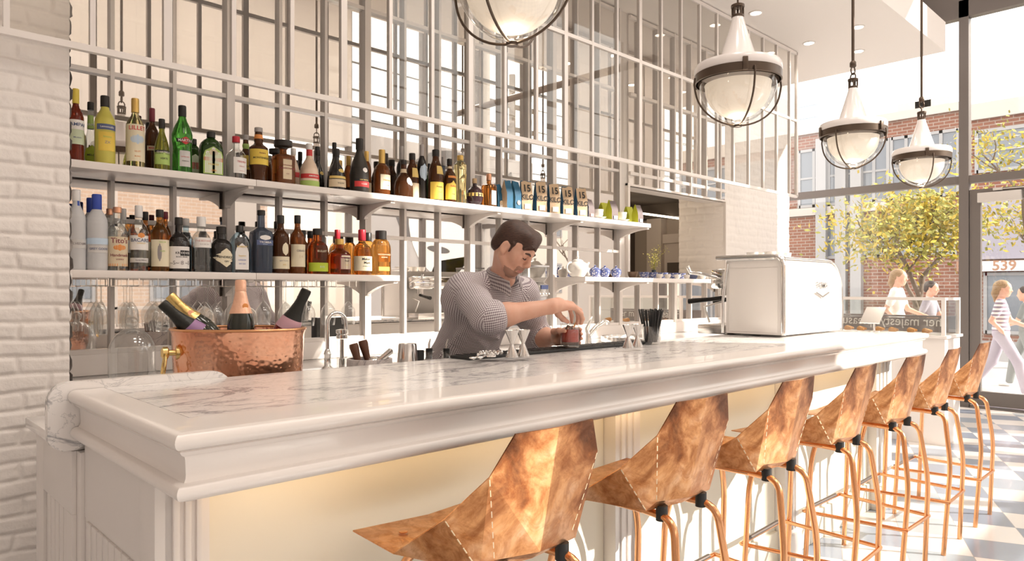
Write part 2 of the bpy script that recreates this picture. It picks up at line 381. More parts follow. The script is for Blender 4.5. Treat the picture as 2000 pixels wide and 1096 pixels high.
# street-side window wall with the glazed door
PY = 2.24
mb = MB()
struct('wall_street_upper', MB().box(XW - .02, XW + .2, 1.02, 6.8, 4.95, ZC), 'plaster')
struct('wall_shading_pier', MB().box(XW, XW + .2, -.9, 1.02, 0, ZC).box(XW, XW + .2, YF - .2, YF, 0, ZC), 'plaster')  # unseen solid pier added to keep sun off the right brick
for y in (PY + .045, 4.6): mb.box(XW - .03, XW + .09, y - .05, y + .05, 0, 4.75)
mb.box(XW - .02, XW + .08, 1.02, 6.6, 2.60, 2.69).box(XW - .03, XW + .09, 1.02, 6.6, 4.55, 4.95)
mb.box(XW - .02, XW + .08, PY + .09, 6.6, 0, .12)
struct('window_3', mb, 'alu')
mb = MB().box(XW + .026, XW + .034, PY + .095, 6.5, .12, 2.6).box(XW + .026, XW + .034, PY + .095, 6.5, 2.69, 4.55).box(XW + .026, XW + .034, 1.02, PY - .005, 2.69, 4.55)
struct('window_3_glass', mb, 'pane')
M['beam'] = mat('painted_steel_beam', (.20, .16, .14), .5, .2)
mb = MB().tube([(8.9, 6.5, 4.82), (8.9, YF, 4.82)], .06, 10).tube([(8.9, 2.75, 4.8), (9.2, 2.75, 4.42), (9.5, 2.75, 4.42)], .045, 10).tube([(9.5, 2.75, 4.42), (9.5, 2.75, 4.9)], .045, 10)
tag(mb.build('ceiling_pipe', 'beam'), 'dark bracketed pipe under the ceiling by the tall window', 'pipe')
struct('window_4', MB().box(XW - .02, XW + .08, YF, -.9, 2.60, 2.69).box(XW - .03, XW + .09, -2.1, -2.0, 0, ZC), 'alu'); struct('window_4_glass', MB().box(XW + .026, XW + .034, YF, -.9, 0, ZC), 'pane')
dr = thing('door_1', 'glazed entrance door in a dark metal frame', 'door', (XW, PY, 0)); dr['kind'] = 'structure'
mb = MB().box(XW - .01, XW + .06, PY - .12, PY - .01, .02, 2.52).box(XW - .01, XW + .06, PY - 1.2, PY - 1.08, .02, 2.52).box(XW - .01, XW + .06, PY - 1.08, PY - .12, 2.38, 2.52).box(XW - .01, XW + .06, PY - 1.08, PY - .12, .02, .18)
mb.build('door_frame', 'alu', dr)
MB().box(XW + .02, XW + .03, PY - 1.08, PY - .12, .18, 2.38).build('door_glass', 'pane', dr)
mb = MB().box(XW - .075, XW - .012, PY - .52, PY - .10, 2.36, 2.47, .006).box(XW - .06, XW - .02, PY - .34, PY - .25, 2.485, 2.515).box(XW - .045, XW - .03, PY - 1.0, PY - .28, 2.495, 2.507)
mb.build('door_closer', mat('closer_silver', (.70, .66, .62), .4, .3), dr)
struct('trim_threshold', MB().box(XW - .25, XW + .15, PY - 1.3, PY + .2, 0, .012), 'steel')

# ================================================================ hanging glass screen
YSC = 3.2; D3 = .2833; SB = 2.31; ST = 3.79; SX1 = 7.16
sc = thing('hanging_glass_screen', 'white-barred glass screen hanging from the soffit above the bottles', 'glass screen', (3.7, YSC, ST))
mb = MB(); xs = [.48 + D3 * i for i in range(24)]
for i, x in enumerate(xs):
    w = .010
    if i % 3 == 2 and i < 16: w = .017
    mb.box(x - w, x + w, YSC - .013, YSC + .013, SB, ST)
mb.box(SX1 - .014, SX1 + .014, YSC - .014, YSC + .014, SB, ST)
mb.box(.1, SX1, YSC - .014, YSC + .014, SB - .012, SB + .014).box(.1, SX1, YSC - .014, YSC + .014, ST - .03, ST).box(.1, SX1, YSC - .012, YSC + .012, 3.075, 3.10)
mb.build('frame', 'white', sc)
MB().box(.48, SX1, YSC - .002, YSC + .002, SB, ST).build('glazing', 'screenpane', sc)

# ================================================================ gridded mirror bays
ords = ['first', 'second', 'third', 'fourth', 'fifth', 'sixth', 'seventh']
BAY = [.70 + .85 * i for i in range(8)]
for i in range(7):
    x0, x1 = BAY[i], BAY[i + 1]; top = 3.79
    if x1 > OX0 + .05: top = OZ0 - .02
    t = thing('mirror_panel', 'white gridded mirror panel, %s bay from the left brick wall' % ords[i], 'mirror', ((x0 + x1) / 2, YB, 1.05), 0, 'mirror bays along the back wall')
    MB().box(x0, x1 if i != 4 else min(x1, OX0), YB - .012, YB - .001, 1.06, 3.79 if i < 5 else top).build('mirror_glass', 'mirror', t)
    if i in (4, 5, 6) : 
        xa, xb = max(x0, OX0 - .16), min(x1, OX1)
    mb = MB(); y0, y1 = YB - .040, YB - .010
    for j, x in enumerate((x0, x0 + D3, x0 + 2 * D3, x1)):
        if j == 0: mb.box(x, x + .021, y0 - .006, y1, 1.05, top)
        elif j == 3: mb.box(x - .021, x, y0 - .006, y1, 1.05, top)
        else: mb.box(x - .009, x + .009, y0, y1, 1.05, top)
    for z in (1.06, 1.685, 2.385, 3.085, 3.77):
        if z < top: mb.box(x0, x1, y0 + .004, y1, z - .011, z + .011)
    mb.build('frame', 'white', t)
# the mirror above the pass-through
t = thing('mirror_panel', 'white gridded mirror panel above the pass-through opening', 'mirror', (5.9, YB, 2.3))
MB().box(OX0, OX1, YB - .012, YB - .001, OZ1 + .02, 3.79).build('mirror_glass', 'mirror', t)
mb = MB()
x = .70 + D3 * 16
while x < OX1: mb.box(x - .011, x + .011, YB - .04, YB - .01, OZ1 + .02, 3.79); x += D3
for z in (2.385, 3.085, 3.77): mb.box(OX0, OX1, YB - .036, YB - .01, z - .014, z + .014)
mb.build('frame', 'white', t)

# ================================================================ wall shelves with brackets
def shelf(x0, x1, ztop, label, brackets, group, yf=3.446):
    t = thing('wall_shelf', label, 'shelf', ((x0 + x1) / 2, YB - .045, ztop - .03), 0, group)
    MB().box(x0 + .001, x1 - .001, yf, YB - .047, ztop - .033, ztop, .002).build('board', 'white', t)
    for bx in brackets:
        p = [(YB - .047, ztop - .034), (yf + .015, ztop - .034), (yf + .015, ztop - .046)]
        for k in range(9):
            s = k / 8; p.append((yf + .03 + (YB - .06 - yf - .03) * s, ztop - .048 - .058 * s ** 2.0))
        p += [(YB - .055, ztop - .118), (YB - .047, ztop - .12)]
        MB().prism(p, 'x', bx - .014, bx + .014).build('bracket', 'white', t)
    return t
US, LS, TS = 1.905, 1.437, 1.452
pos = ['by the left brick wall', 'second from the brick wall', 'in the middle of its row', 'fourth from the brick wall', 'ending beside the pass-through']
for i in range(5):
    shelf(BAY[i] + (.02 if i == 0 else 0), BAY[i + 1], US, 'white upper bottle shelf board %s' % pos[i], [BAY[i + 1] - .02] if i < 4 else [BAY[5] - .02], 'upper shelf boards')
shelf(.72, 1.55, LS, 'white lower bottle shelf board beside the brick wall', [1.53], 'lower shelf boards')
shelf(1.55, 2.42, LS, 'white lower bottle shelf board ending left of the barman', [2.40], 'lower shelf boards')
shelf(4.10, 4.95, TS, 'white tea shelf board carrying the teapot', [4.12, 4.93], 'tea shelf boards')
shelf(4.95, 5.80, TS, 'white tea shelf board under the pass-through opening', [], 'tea shelf boards')
shelf(5.80, 6.66, TS, 'white tea shelf board running behind the espresso machine', [6.62], 'tea shelf boards')

# ================================================================ back counter
bc = thing('back_counter', 'white back counter running below the mirrors', 'counter', (3.7, 3.4, 0))
MB().box(.735, 6.7, 3.0, YB - .05, .91, .95, .004).build('worktop', 'counter', bc)
MB().box(.735, 6.7, YB - .052, YB - .014, .95, 1.049, .004).build('backsplash', 'white', bc)
mb = MB().box(.735, 6.7, 3.06, YB - .06, .1, .908); mb.box(.735, 6.7, 3.1, YB - .06, 0, .1)
mb.build('carcass', 'whitew', bc)
for i in range(9):
    x = .745 + i * .66; d = MB().box(x, x + .62, 3.04, 3.058, .16, .88, .004).build('door', 'whitew', bc)
    MB().sphere((x + .56, 3.03, .72), .014).build('knob', 'steel', d)
# ================================================================ the bar
BX0, BX1, BY0, BY1 = .498, 4.90, 1.404, 2.17
def sweep(prof, corners, mbx, mi=0):
    """prof: (outward, z) ; corners: list of (x,y,nx,ny) mitre points with outward diagonal"""
    n = len(prof); vs = []; fs = []
    for (x, y, nx, ny) in corners:
        for (o, z) in prof: vs.append((x + nx * o, y + ny * o, z))
    for c in range(len(corners) - 1):
        for i in range(n - 1):
            fs.append((c * n + i, c * n + i + 1, (c + 1) * n + i + 1, (c + 1) * n + i))
    mbx.addm(vs, fs, mi)
def arc(cx, cz, r, a0, a1, n=8): return [(cx + r * math.cos(math.radians(a0 + (a1 - a0) * i / n)), cz + r * math.sin(math.radians(a0 + (a1 - a0) * i / n))) for i in range(n + 1)]
corn = [(BX0, BY1, -1, 0), (BX0, BY0, -1, -1), (BX1, BY0, 1, -1), (BX1, BY1, 1, 0)]
bt = thing('marble_countertop', 'long white bar top with a grey-veined marble inlay', 'countertop', (2.7, 1.78, 1.05))
# flat rim + nosing
IX0, IX1, IY0 = .545, 4.82, 1.535
mb = MB()
pr = [(-.02, 1.0835)] + [(.018, 1.084)] + arc(.0205, 1.0665, .0175, 85, -90) + [(.012, 1.049), (-.02, 1.049)]
sweep(pr, corn, mb)
z = 1.0835
mb.addm([(BX0 - .018, BY0 - .018, z), (BX1 + .018, BY0 - .018, z), (BX1 + .018, BY1, z), (BX0 - .018, BY1, z), (IX0, IY0, z), (IX1, IY0, z), (IX1, BY1, z), (IX0, BY1, z)],
        [(0, 1, 5, 4), (1, 2, 6, 5), (3, 0, 4, 7)])
mb.box(BX0 - .01, BX1 + .01, BY0 - .01, BY1, 1.049, 1.062)
mb.build('rim', 'white', bt, 30)
tag(MB().box(IX0 + .0012, IX1 - .0012, IY0 + .0012, BY1, 1.055, 1.0835).build('marble_inlay', 'marble', bt), 'grey-veined white marble inlay')
bar = thing('bar_counter', 'white panelled bar counter with softly lit front panels', 'bar', (2.7, 1.9, 0))
mb = MB()
pr = [(.0, 1.049), (.022, 1.049)] + [(.024, 1.046), (.02, 1.04), (.012, 1.035), (.010, 1.03), (.008, 1.0)] + [(.009, .992)] + arc(.016, .969, .0165, 100, -95, 9) + [(.006, .948), (-.02, .948)]
sweep(pr, corn, mb)
mb.box(BX0 + .01, BX1 - .01, BY0 + .01, BY1, .948, 1.048)
mb.build('apron', 'white', bar, 35)
PF = 1.565; PN = 1.63
mb = MB().box(.53, 4.86, PN, BY1 - .01, .0, .948); mb.build('carcass', 'cream', bar)
def pilaster(x0, x1, end=False):
    mb = MB().box(x0, x1, PF, PN + .01, .0, .948, .003)
    w = x1 - x0
    for k in range(3):
        c = x0 + w * (.25 + .25 * k); mb.box(c - w * .07, c + w * .07, PF - .008, PF + .002, .16, .94, .003)
    mb.box(x0 - .01, x1 + .01, PF - .014, PF + .002, 0, .14, .004)
    return mb
for x0, x1 in ((.505, .60), (2.03, 2.18), (3.38, 3.53), (4.62, 4.87)): pilaster(x0, x1).build('pilaster', 'white', bar)
for x0, x1 in ((.60, 2.03), (2.18, 3.38), (3.53, 4.62)):
    p = MB().box(x0 + .002, x1 - .002, PN - .012, PN, .16, .946); p.box(x0, x1, PN - .03, PN, .0, .16, .006)
    p.build('front_panel', 'cream', bar)
# beadboard end (left) reaching back to the under-bar
EX = .505
mb = MB().box(EX - .018, EX + .03, PF, PF + .10, 0, .948, .003).box(EX - .005, EX + .01, PF + .10, BY1, .74, .948).box(EX - .003, EX + .02, PF + .1, BY1, 0, .76)
y = PF + .115
while y < BY1 - .03: mb.box(EX - .009, EX, y, y + .047, .12, .735, .003); y += .052
mb.box(EX - .016, EX + .0, PF + .1, BY1, 0, .11, .003)
mb.build('end_panel', 'beadboard', bar)
MB().box(4.86, 4.885, PF, BY1, 0, .948).build('end_panel', 'beadboard', bar)
M['led'] = mat('warm_led', (1, .8, .5), .5, emit=(1, .70, .38), es=6.)
MB().box(.62, 4.6, 1.50, 1.515, .939, .9475).build('light_strip', 'led', bar)
# marble upstand at the back left corner
mb = MB(); P = []
x0, x1, zt, zb = .415, .90, 1.105, .925
P += [(x0 + .05 + .05 * math.cos(a), zt - .05 + .05 * math.sin(a)) for a in [PI - PI / 2 * i / 6 for i in range(7)]]
P += [(x1 - .06 + .06 * math.cos(a), zt - .06 + .06 * math.sin(a)) for a in [PI / 2 - PI / 2 * i / 6 for i in range(7)]]
P += [(x1, 1.0), (BX0 + .02, 1.0), (BX0 + .02, zb + .03)] + [(BX0 - .02 - .03 + .03 * math.cos(a) + .03, zb + .03 + .03 * math.sin(a)) for a in [-PI / 2 * i / 5 for i in range(1, 6)]] + [(x0 + .04 + .04 * math.cos(a), zb + .04 + .04 * math.sin(a)) for a in [-PI / 2 - PI / 2 * i / 5 for i in range(6)]]
mb.prism(P, 'y', BY1 + .002, BY1 + .032)
tag(mb.build('marble_upstand', 'marble'), 'rounded marble upstand slab at the back corner of the bar', 'upstand')
# under-bar work unit behind the left part of the bar
ub = thing('underbar_unit', 'low white work unit behind the left end of the bar', 'counter', (1.2, 2.45, 0))
MB().box(.455, 1.94, BY1 + .034, 2.70, .915, .945, .004).build('worktop', 'counter', ub)
MB().box(.505, 1.93, BY1 + .036, 2.64, .08, .913).build('carcass', 'whitew', ub)
mb = MB().box(.49, .508, BY1 + .001, 2.66, .0, .913, .002).box(.478, .49, 2.56, 2.66, 0, .913, .002).box(.478, .49, BY1 + .04, BY1 + .10, 0, .74, .002).box(.478, .49, BY1 + .04, 2.56, .74, .913, .002)
y = BY1 + .11
while y < 2.53: mb.box(.483, .492, y, y + .047, .12, .735, .003); y += .052
mb.build('end_panel', 'beadboard', ub)
for i in range(4):
    x = .54 + i * .345
    for k in range(3):
        zz = .16 + k * .25
        d = MB().box(x, x + .33, 2.64, 2.658, zz, zz + .235, .004).build('drawer', 'whitew', ub)
        MB().sphere((x + .165, 2.672, zz + .12), .016).build('knob', 'steel', d)
# right hand part of the bar back: shelving front seen in the mirror
MB().box(1.95, 4.86, BY1 - .01, BY1 + .004, .05, 1.04).build('back_panel', 'whitew', bar)

# ================================================================ bar mat
bm_ = MB().box(1.755, 2.95, 2.045, 2.163, 1.0836, 1.096, .004)
for k in range(30): bm_.box(1.77 + k * .0395, 1.795 + k * .0395, 2.06, 2.15, 1.0955, 1.0985)
tag(bm_.build('bar_mat', 'black'), 'long black rubber bar mat at the back edge of the marble', 'bar mat')

# ================================================================ copper stools
def make_stool(label):
    t = thing('bar_stool', label, 'bar stool', (0, 0, 0), 0, 'copper bar stools along the bar')
    V = {'TL': (-.128, -.035, 1.045), 'TM': (-.005, -.048, 1.045), 'TR': (.128, -.035, 1.045), 'WL': (-.178, -.008, .957), 'WR': (.178, -.008, .957),
         'BL': (-.128, .032, .760), 'BM': (-.01, .006, .755), 'BR': (.128, .032, .760), 'CL': (-.158, .045, .738), 'CR': (.158, .045, .738), 'CM': (-.01, .030, .735),
         'EL': (-.232, .075, .862), 'ER': (.232, .075, .862), 'PL': (-.252, .235, .752), 'PR': (.252, .235, .752), 'FL': (-.238, .43, .752), 'FR': (.238, .43, .752), 'FM': (0, .435, .738), 'SM': (0, .06, .742)}
    names = list(V); I = {k: i for i, k in enumerate(names)}
    F = [('TL', 'WL', 'BL', 'BM', 'TM'), ('TM', 'BM', 'BR', 'WR', 'TR'), ('WL', 'EL', 'CL', 'BL'), ('EL', 'PL', 'CL'), ('WR', 'BR', 'CR', 'ER'), ('ER', 'CR', 'PR'),
         ('BL', 'CL', 'CM', 'BM'), ('BM', 'CM', 'CR', 'BR'), ('PL', 'FL', 'FM', 'SM', 'CL'), ('PR', 'CR', 'SM', 'FM', 'FR'), ('CL', 'SM', 'CR', 'CM')]
    me = MB().addm([V[n] for n in names], [tuple(I[k] for k in f) for f in F]).build('shell', 'copper', t, 0, world=False)
    sol = me.modifiers.new('thick', 'SOLIDIFY'); sol.thickness = .0035; sol.offset = 0
    # folded seams; light through their slots painted as pale copper dashes
    mb = MB()
    def dashes(a, b, n):
        a, b = Vector(V[a]), Vector(V[b])
        for k in range(n):
            p = a.lerp(b, (k + .18) / n); q = a.lerp(b, (k + .80) / n); mb.tube([p, q], .0024, 6)
    for s in 'LR': dashes('W' + s, 'B' + s, 8); dashes('E' + s, 'C' + s, 6)
    mb.build('slotted_seam', 'dash', t, world=False)
    for s in (-1, 1): MB().lathe([(.011, 0), (.011, .002), (.004, .003)], (s * .15, .34, .7505), 12).build('rivet', 'tube', t, world=False)
    R = .0115
    def smooth_path(pts, rad=.05, n=6):
        out = [Vector(pts[0])]
        for i in range(1, len(pts) - 1):
            p = Vector(pts[i]); a = (Vector(pts[i - 1]) - p); b = (Vector(pts[i + 1]) - p); r = min(rad, a.length * .45, b.length * .45)
            A = p + a.normalized() * r; B = p + b.normalized() * r
            for k in range(n + 1):
                s = k / n; out.append(A * (1 - s) ** 2 + p * 2 * s * (1 - s) + B * s * s)
        out.append(Vector(pts[-1])); return out
    for s in (-1, 1):
        MB().tube(smooth_path([(s * .095, .10, .715), (s * .105, -.012, .712), (s * .135, -.045, .45), (s * .165, -.02, 0)], .075), R, 12).build('leg', 'tube', t, world=False)
        MB().tube(smooth_path([(s * .095, .10, .715), (s * .12, .33, .722), (s * .215, .36, .55), (s * .23, .385, 0)], .07), R, 12).build('leg', 'tube', t, world=False)
        MB().tube([(s * .098, .035, .742), (s * .098, .035, .700)], .017, 12).build('rubber_mount', 'black', t, world=False)
        MB().tube([(s * .098, .25, .742), (s * .108, .25, .707)], .014, 12).build('rubber_mount', 'black', t, world=False)
    ft = [(.155, -.046, .27), (.208, .385, .27), (.21, .402, .27), (-.21, .402, .27), (-.208, .385, .27), (-.155, -.046, .27)]
    MB().tube(smooth_path(ft, .04), .009, 10).tube([(-.155, -.042, .27), (.155, -.042, .27)], .008, 10).build('footrest', 'tube', t, world=False)
    MB().tube([(-.165, .4025, .274), (.165, .4025, .274)], .0098, 10).build('foot_wear_bar', mat('worn_bar', (.16, .14, .13), .4, .8), t, world=False)
    return t
SX = [1.178 + .615 * i for i in range(7)]
slab = ['copper bar stool nearest the camera, its legs cut off by the photo edge', 'second copper bar stool from the camera, seat tucked under the bar', 'third copper bar stool from the camera, with sun on its right back panel', 'fourth copper bar stool along the bar, the middle one of seven', 'fifth copper bar stool from the camera, before the corner of the bar', 'sixth copper bar stool, second from the far end of the row', 'copper bar stool furthest from the camera, nearest the glazed door']
st0 = make_stool(slab[0]); SYY = 1.11
for i in range(7):
    if i == 0: st0.location = (SX[0], SYY, 0)
    else: dup(st0, (SX[i], SYY - .004 * i, 0), math.radians([0, -2, 1, 2, -1, 1.5, 0][i]), slab[i])
# ================================================================ bottles
def glass(name, col, rough=.03, trans=.92): return mat(name, col, rough, 0, .5, trans, 1.35)
G = {}
M['g_clear'] = thin_glass('bottle_clear', (.86, .875, .86), 1.8, 0, 2.4); M['g_pale'] = glass('bottle_pale_gold', (.95, .84, .45)); M['g_green'] = glass('bottle_green', (.10, .42, .06), .03, .75)
M['g_dgreen'] = glass('bottle_dark_green', (.03, .07, .015), .05, .3); M['g_amber'] = glass('bottle_amber', (.72, .26, .05)); M['g_damber'] = glass('bottle_dark_amber', (.30, .09, .02), .04, .6)
M['g_brown'] = glass('bottle_brown', (.10, .035, .012), .06, .35); M['g_black'] = mat('bottle_black', (.018, .015, .014), .12, coat=.3); M['g_matte'] = mat('bottle_frosted_black', (.035, .03, .025), .38)
M['g_red'] = glass('bottle_red_liqueur', (.22, .03, .012), .04, .45); M['g_yellow'] = glass('bottle_yellow_liqueur', (.85, .77, .16), .3, .35); M['g_frost'] = glass('bottle_frosted', (.86, .86, .87), .38, .35)
M['g_cream'] = mat('bottle_cream', (.80, .62, .47), .25, coat=.4); M['g_blue'] = thin_glass('bottle_light_blue', (.62, .75, .82), 1.8, 0, 2.4); M['g_indigo'] = glass('bottle_smoky_blue', (.12, .15, .21), .05, .6)
M['g_ygreen'] = glass('bottle_chartreuse', (.42, .42, .06), .04, .7); M['g_purple'] = mat('bottle_dark_purple', (.035, .014, .02), .12, coat=.4); M['g_rye'] = glass('bottle_amber_rye', (.62, .16, .03))
M['g_whisky'] = glass('bottle_whisky', (.68, .30, .06))
def paint(n, c, r=.5, me=0.): M[n] = mat('label_' + n, c, r, me); return n
for n, c in dict(cream=(.82, .74, .55), lwhite=(.86, .83, .80), red=(.62, .05, .05), blue=(.05, .10, .42), gold=(.75, .55, .18), yellow=(.85, .62, .10), lgreen=(.42, .58, .16), black=(.02, .02, .02), kraft=(.60, .43, .28), navy=(.10, .13, .25),
                 orange=(.78, .30, .08), tan=(.72, .60, .42), silver=(.62, .60, .58), lime=(.50, .62, .05), teal=(.10, .30, .42), maroon=(.25, .04, .06), mint=(.62, .70, .50), pinkish=(.72, .40, .36), lblue=(.55, .68, .82), grey=(.30, .27, .27)).items(): paint('l_' + n, c)
paint('c_gold', (.78, .52, .16), .35, .6); paint('c_copper', (.80, .42, .26), .3, .8); paint('c_black', (.025, .022, .02), .35); paint('c_yellow', (.80, .62, .10), .4); paint('c_white', (.84, .82, .80), .4); paint('c_red', (.55, .03, .05), .35)
paint('c_blue', (.04, .08, .42), .4); paint('c_maroon', (.22, .03, .05), .4); paint('c_grey', (.45, .42, .41), .4); paint('c_cork', (.60, .42, .25), .7)
# profiles : (radius share, height share, superellipse exponent)
PROF = {
 'bordeaux': [(.93, 0, 2), (1, .015, 2), (1, .58, 2), (.97, .63, 2), (.80, .685, 2), (.52, .735, 2), (.40, .77, 2), (.36, .82, 2), (.36, .97, 2)],
 'slim': [(.93, 0, 2), (1, .015, 2), (1, .62, 2), (.93, .68, 2), (.66, .75, 2), (.44, .80, 2), (.38, .84, 2), (.38, .97, 2)],
 'slope': [(.93, 0, 2), (1, .02, 2), (1, .38, 2), (.93, .48, 2), (.72, .60, 2), (.48, .70, 2), (.36, .76, 2), (.33, .97, 2)],
 'bell': [(.90, 0, 2), (1, .03, 2), (1, .16, 2), (.97, .30, 2), (.86, .44, 2), (.64, .56, 2), (.40, .64, 2), (.30, .70, 2), (.28, .97, 2)],
 'squat': [(.90, 0, 2), (1, .03, 2), (1, .50, 2), (.95, .57, 2), (.76, .64, 2), (.46, .69, 2), (.34, .73, 2), (.32, .97, 2)],
 'pear': [(.70, 0, 2), (.80, .02, 2), (.98, .14, 2), (1, .24, 2), (.92, .36, 2), (.66, .50, 2), (.50, .58, 2), (.48, .66, 2), (.44, .76, 2), (.42, .97, 2)],
 'round': [(.42, 0, 2), (.52, .02, 2), (.86, .14, 2), (1, .32, 2), (.97, .44, 2), (.80, .58, 2), (.48, .68, 2), (.24, .73, 2), (.22, .97, 2)],
 'monk': [(.92, 0, 2), (1, .02, 2), (1, .38, 2), (.96, .40, 2), (1.0, .43, 2), (.98, .52, 2), (.86, .64, 2), (.62, .74, 2), (.44, .80, 2), (.40, .97, 2)],
 'waist': [(.82, 0, 2), (.88, .02, 2), (.82, .10, 2), (.88, .22, 2), (1, .30, 2), (1, .60, 2), (.96, .64, 2), (.60, .68, 2), (.42, .72, 2), (.52, .78, 2), (.42, .84, 2), (.36, .97, 2)],
 'martini': [(.88, 0, 2), (.94, .02, 2), (.92, .26, 2), (.88, .40, 2), (1, .50, 2), (1.0, .58, 2), (.80, .68, 2), (.50, .76, 2), (.34, .83, 2), (.30, .97, 2)],
 'flat': [(.92, 0, 5), (1, .02, 5), (1, .60, 5), (.97, .68, 4), (.84, .76, 3), (.58, .82, 2.4), (.34, .86, 2), (.30, .97, 2)],
 'square': [(.92, 0, 8), (1, .02, 8), (1, .60, 8), (.96, .66, 7), (.70, .69, 4), (.40, .71, 2), (.36, .76, 2), (.36, .97, 2)],
 'tallsq': [(.92, 0, 5), (1, .02, 5), (1.06, .60, 5), (1.02, .66, 4), (.62, .70, 2.4), (.40, .72, 2), (.36, .97, 2)],
 'apoth': [(.94, 0, 2.6), (1, .02, 2.6), (1, .56, 2.6), (.94, .63, 2.4), (.70, .70, 2), (.46, .73, 2), (.44, .80, 2), (.40, .97, 2)],
 'fluted': [(.90, 0, 2), (1, .02, 2), (.86, .28, 2), (.88, .50, 2), (1.08, .74, 2), (1.0, .82, 2), (.5, .88, 2), (.42, .97, 2)],
}
def bottle(name, label, cat, base, H, R, prof, gm, cm, cap=(.84, 1.), labels=(), rz=0., depth=1., group=None, capr=None, tilt=None, capprof=None, nn=28):
    t = thing(name, label, cat, base, 0, group)
    pr = PROF[prof]; top = cap[0]
    def rad(zf):
        for a, b in zip(pr, pr[1:]):
            if a[1] <= zf <= b[1]:
                s = (zf - a[1]) / max(1e-6, b[1] - a[1]); return (a[0] + (b[0] - a[0]) * s) * R, a[2] + (b[2] - a[2]) * s
        return pr[-1][0] * R, 2
    body = []
    # smooth the profile a little by resampling
    zs = sorted(set([p[1] for p in pr] + [i / 40 for i in range(2, 39)]))
    zs = [q for q in zs if q <= max(top + .02, .5)]
    raw = {q: rad(q) for q in zs}
    for i, q in enumerate(zs):
        r, e = raw[q]
        if .05 < q < .96 and 0 < i < len(zs) - 1 and prof not in ('square',): r = .5 * r + .25 * (raw[zs[i - 1]][0] + raw[zs[i + 1]][0])
        body.append((r, q * H, e))
    MB().lathe(body, (0, 0, 0), nn, 0, 1, depth).build('glass_body', gm, t, 50, world=False)
    if cm:
        cr = capr * R if capr else rad(min(top + .03, .96))[0] * 1.12 + .0008
        cp = capprof or [(.96, 0), (1, .02), (1, .93), (.9, 1)]
        hh = (cap[1] - cap[0]) * H
        MB().lathe([(cr * a, cap[0] * H + hh * b) for a, b in cp], (0, 0, 0), 18).build('cap', cm, t, 40, world=False)
    for L in labels:
        z0, z1, ha, lm = L[0], L[1], math.radians(L[2]), L[3]; texts = L[4] if len(L) > 4 else (); shape = L[5] if len(L) > 5 else 'band'; turn = math.radians(L[6]) if len(L) > 6 else 0.
        N = 14; K = 6
        def P(a, zf, off):
            r, e = rad(zf); r += off
            ang = a + turn
            ca, sa = math.sin(ang), -math.cos(ang)
            k = r / ((abs(ca) ** e + abs(sa) ** e) ** (1 / e))
            return (k * ca, k * sa * depth - (off if depth < 1 else 0), zf * H)
        mb = MB(); vs = []; fs = []
        for j in range(K + 1):
            s = j / K; zf = z0 + (z1 - z0) * s
            if shape == 'band': wv = 1.
            elif shape == 'diamond': wv = max(.03, 1 - abs(2 * s - 1))
            elif shape == 'oval': wv = max(.05, math.sqrt(max(0, 1 - (2 * s - 1) ** 2)))
            elif shape == 'arch': wv = 1. if s < .62 else math.sqrt(max(.0025, 1 - ((s - .62) / .38) ** 2))
            for i in range(N + 1): vs.append(P(ha * wv * (2 * i / N - 1), zf, .0009))
        for j in range(K):
            for i in range(N): fs.append((j * (N + 1) + i, j * (N + 1) + i + 1, (j + 1) * (N + 1) + i + 1, (j + 1) * (N + 1) + i))
        lo = mb.addm(vs, fs).build('label', lm, t, 60, world=False)
        if texts:
            tb = MB(); mats = []
            for (s, size, zf, tm) in texts:
                if tm not in mats: mats.append(tm)
                rr = rad(zf)[0]
                def fn(x, y, zf=zf, rr=rr): return P(x / rr, zf + y / H, .0019)
                put_text(tb, s, size, fn, mats.index(tm), .01)
            tb.build('lettering', mats, lo, 0, world=False, fix=False)
    if rz: t.rotation_euler[2] = rz
    return t
def on_shelf(u, v_top, wpx, row, zs):
    Y = {'f': 3.545, 'm': 3.59, 'b': 3.685}[row]
    X, z = at_y(u, Y); return (X, Y, zs + .0004), hgt(v_top, z) - zs, wpx * z / FOC / 2
UB = 'liqueur bottles on the upper shelf'; LB = 'spirit bottles on the lower shelf'
W, K_, R_, GO = 'l_lwhite', 'l_black', 'l_red', 'l_gold'
T = lambda s, h, z, m: (s, h, z, m)
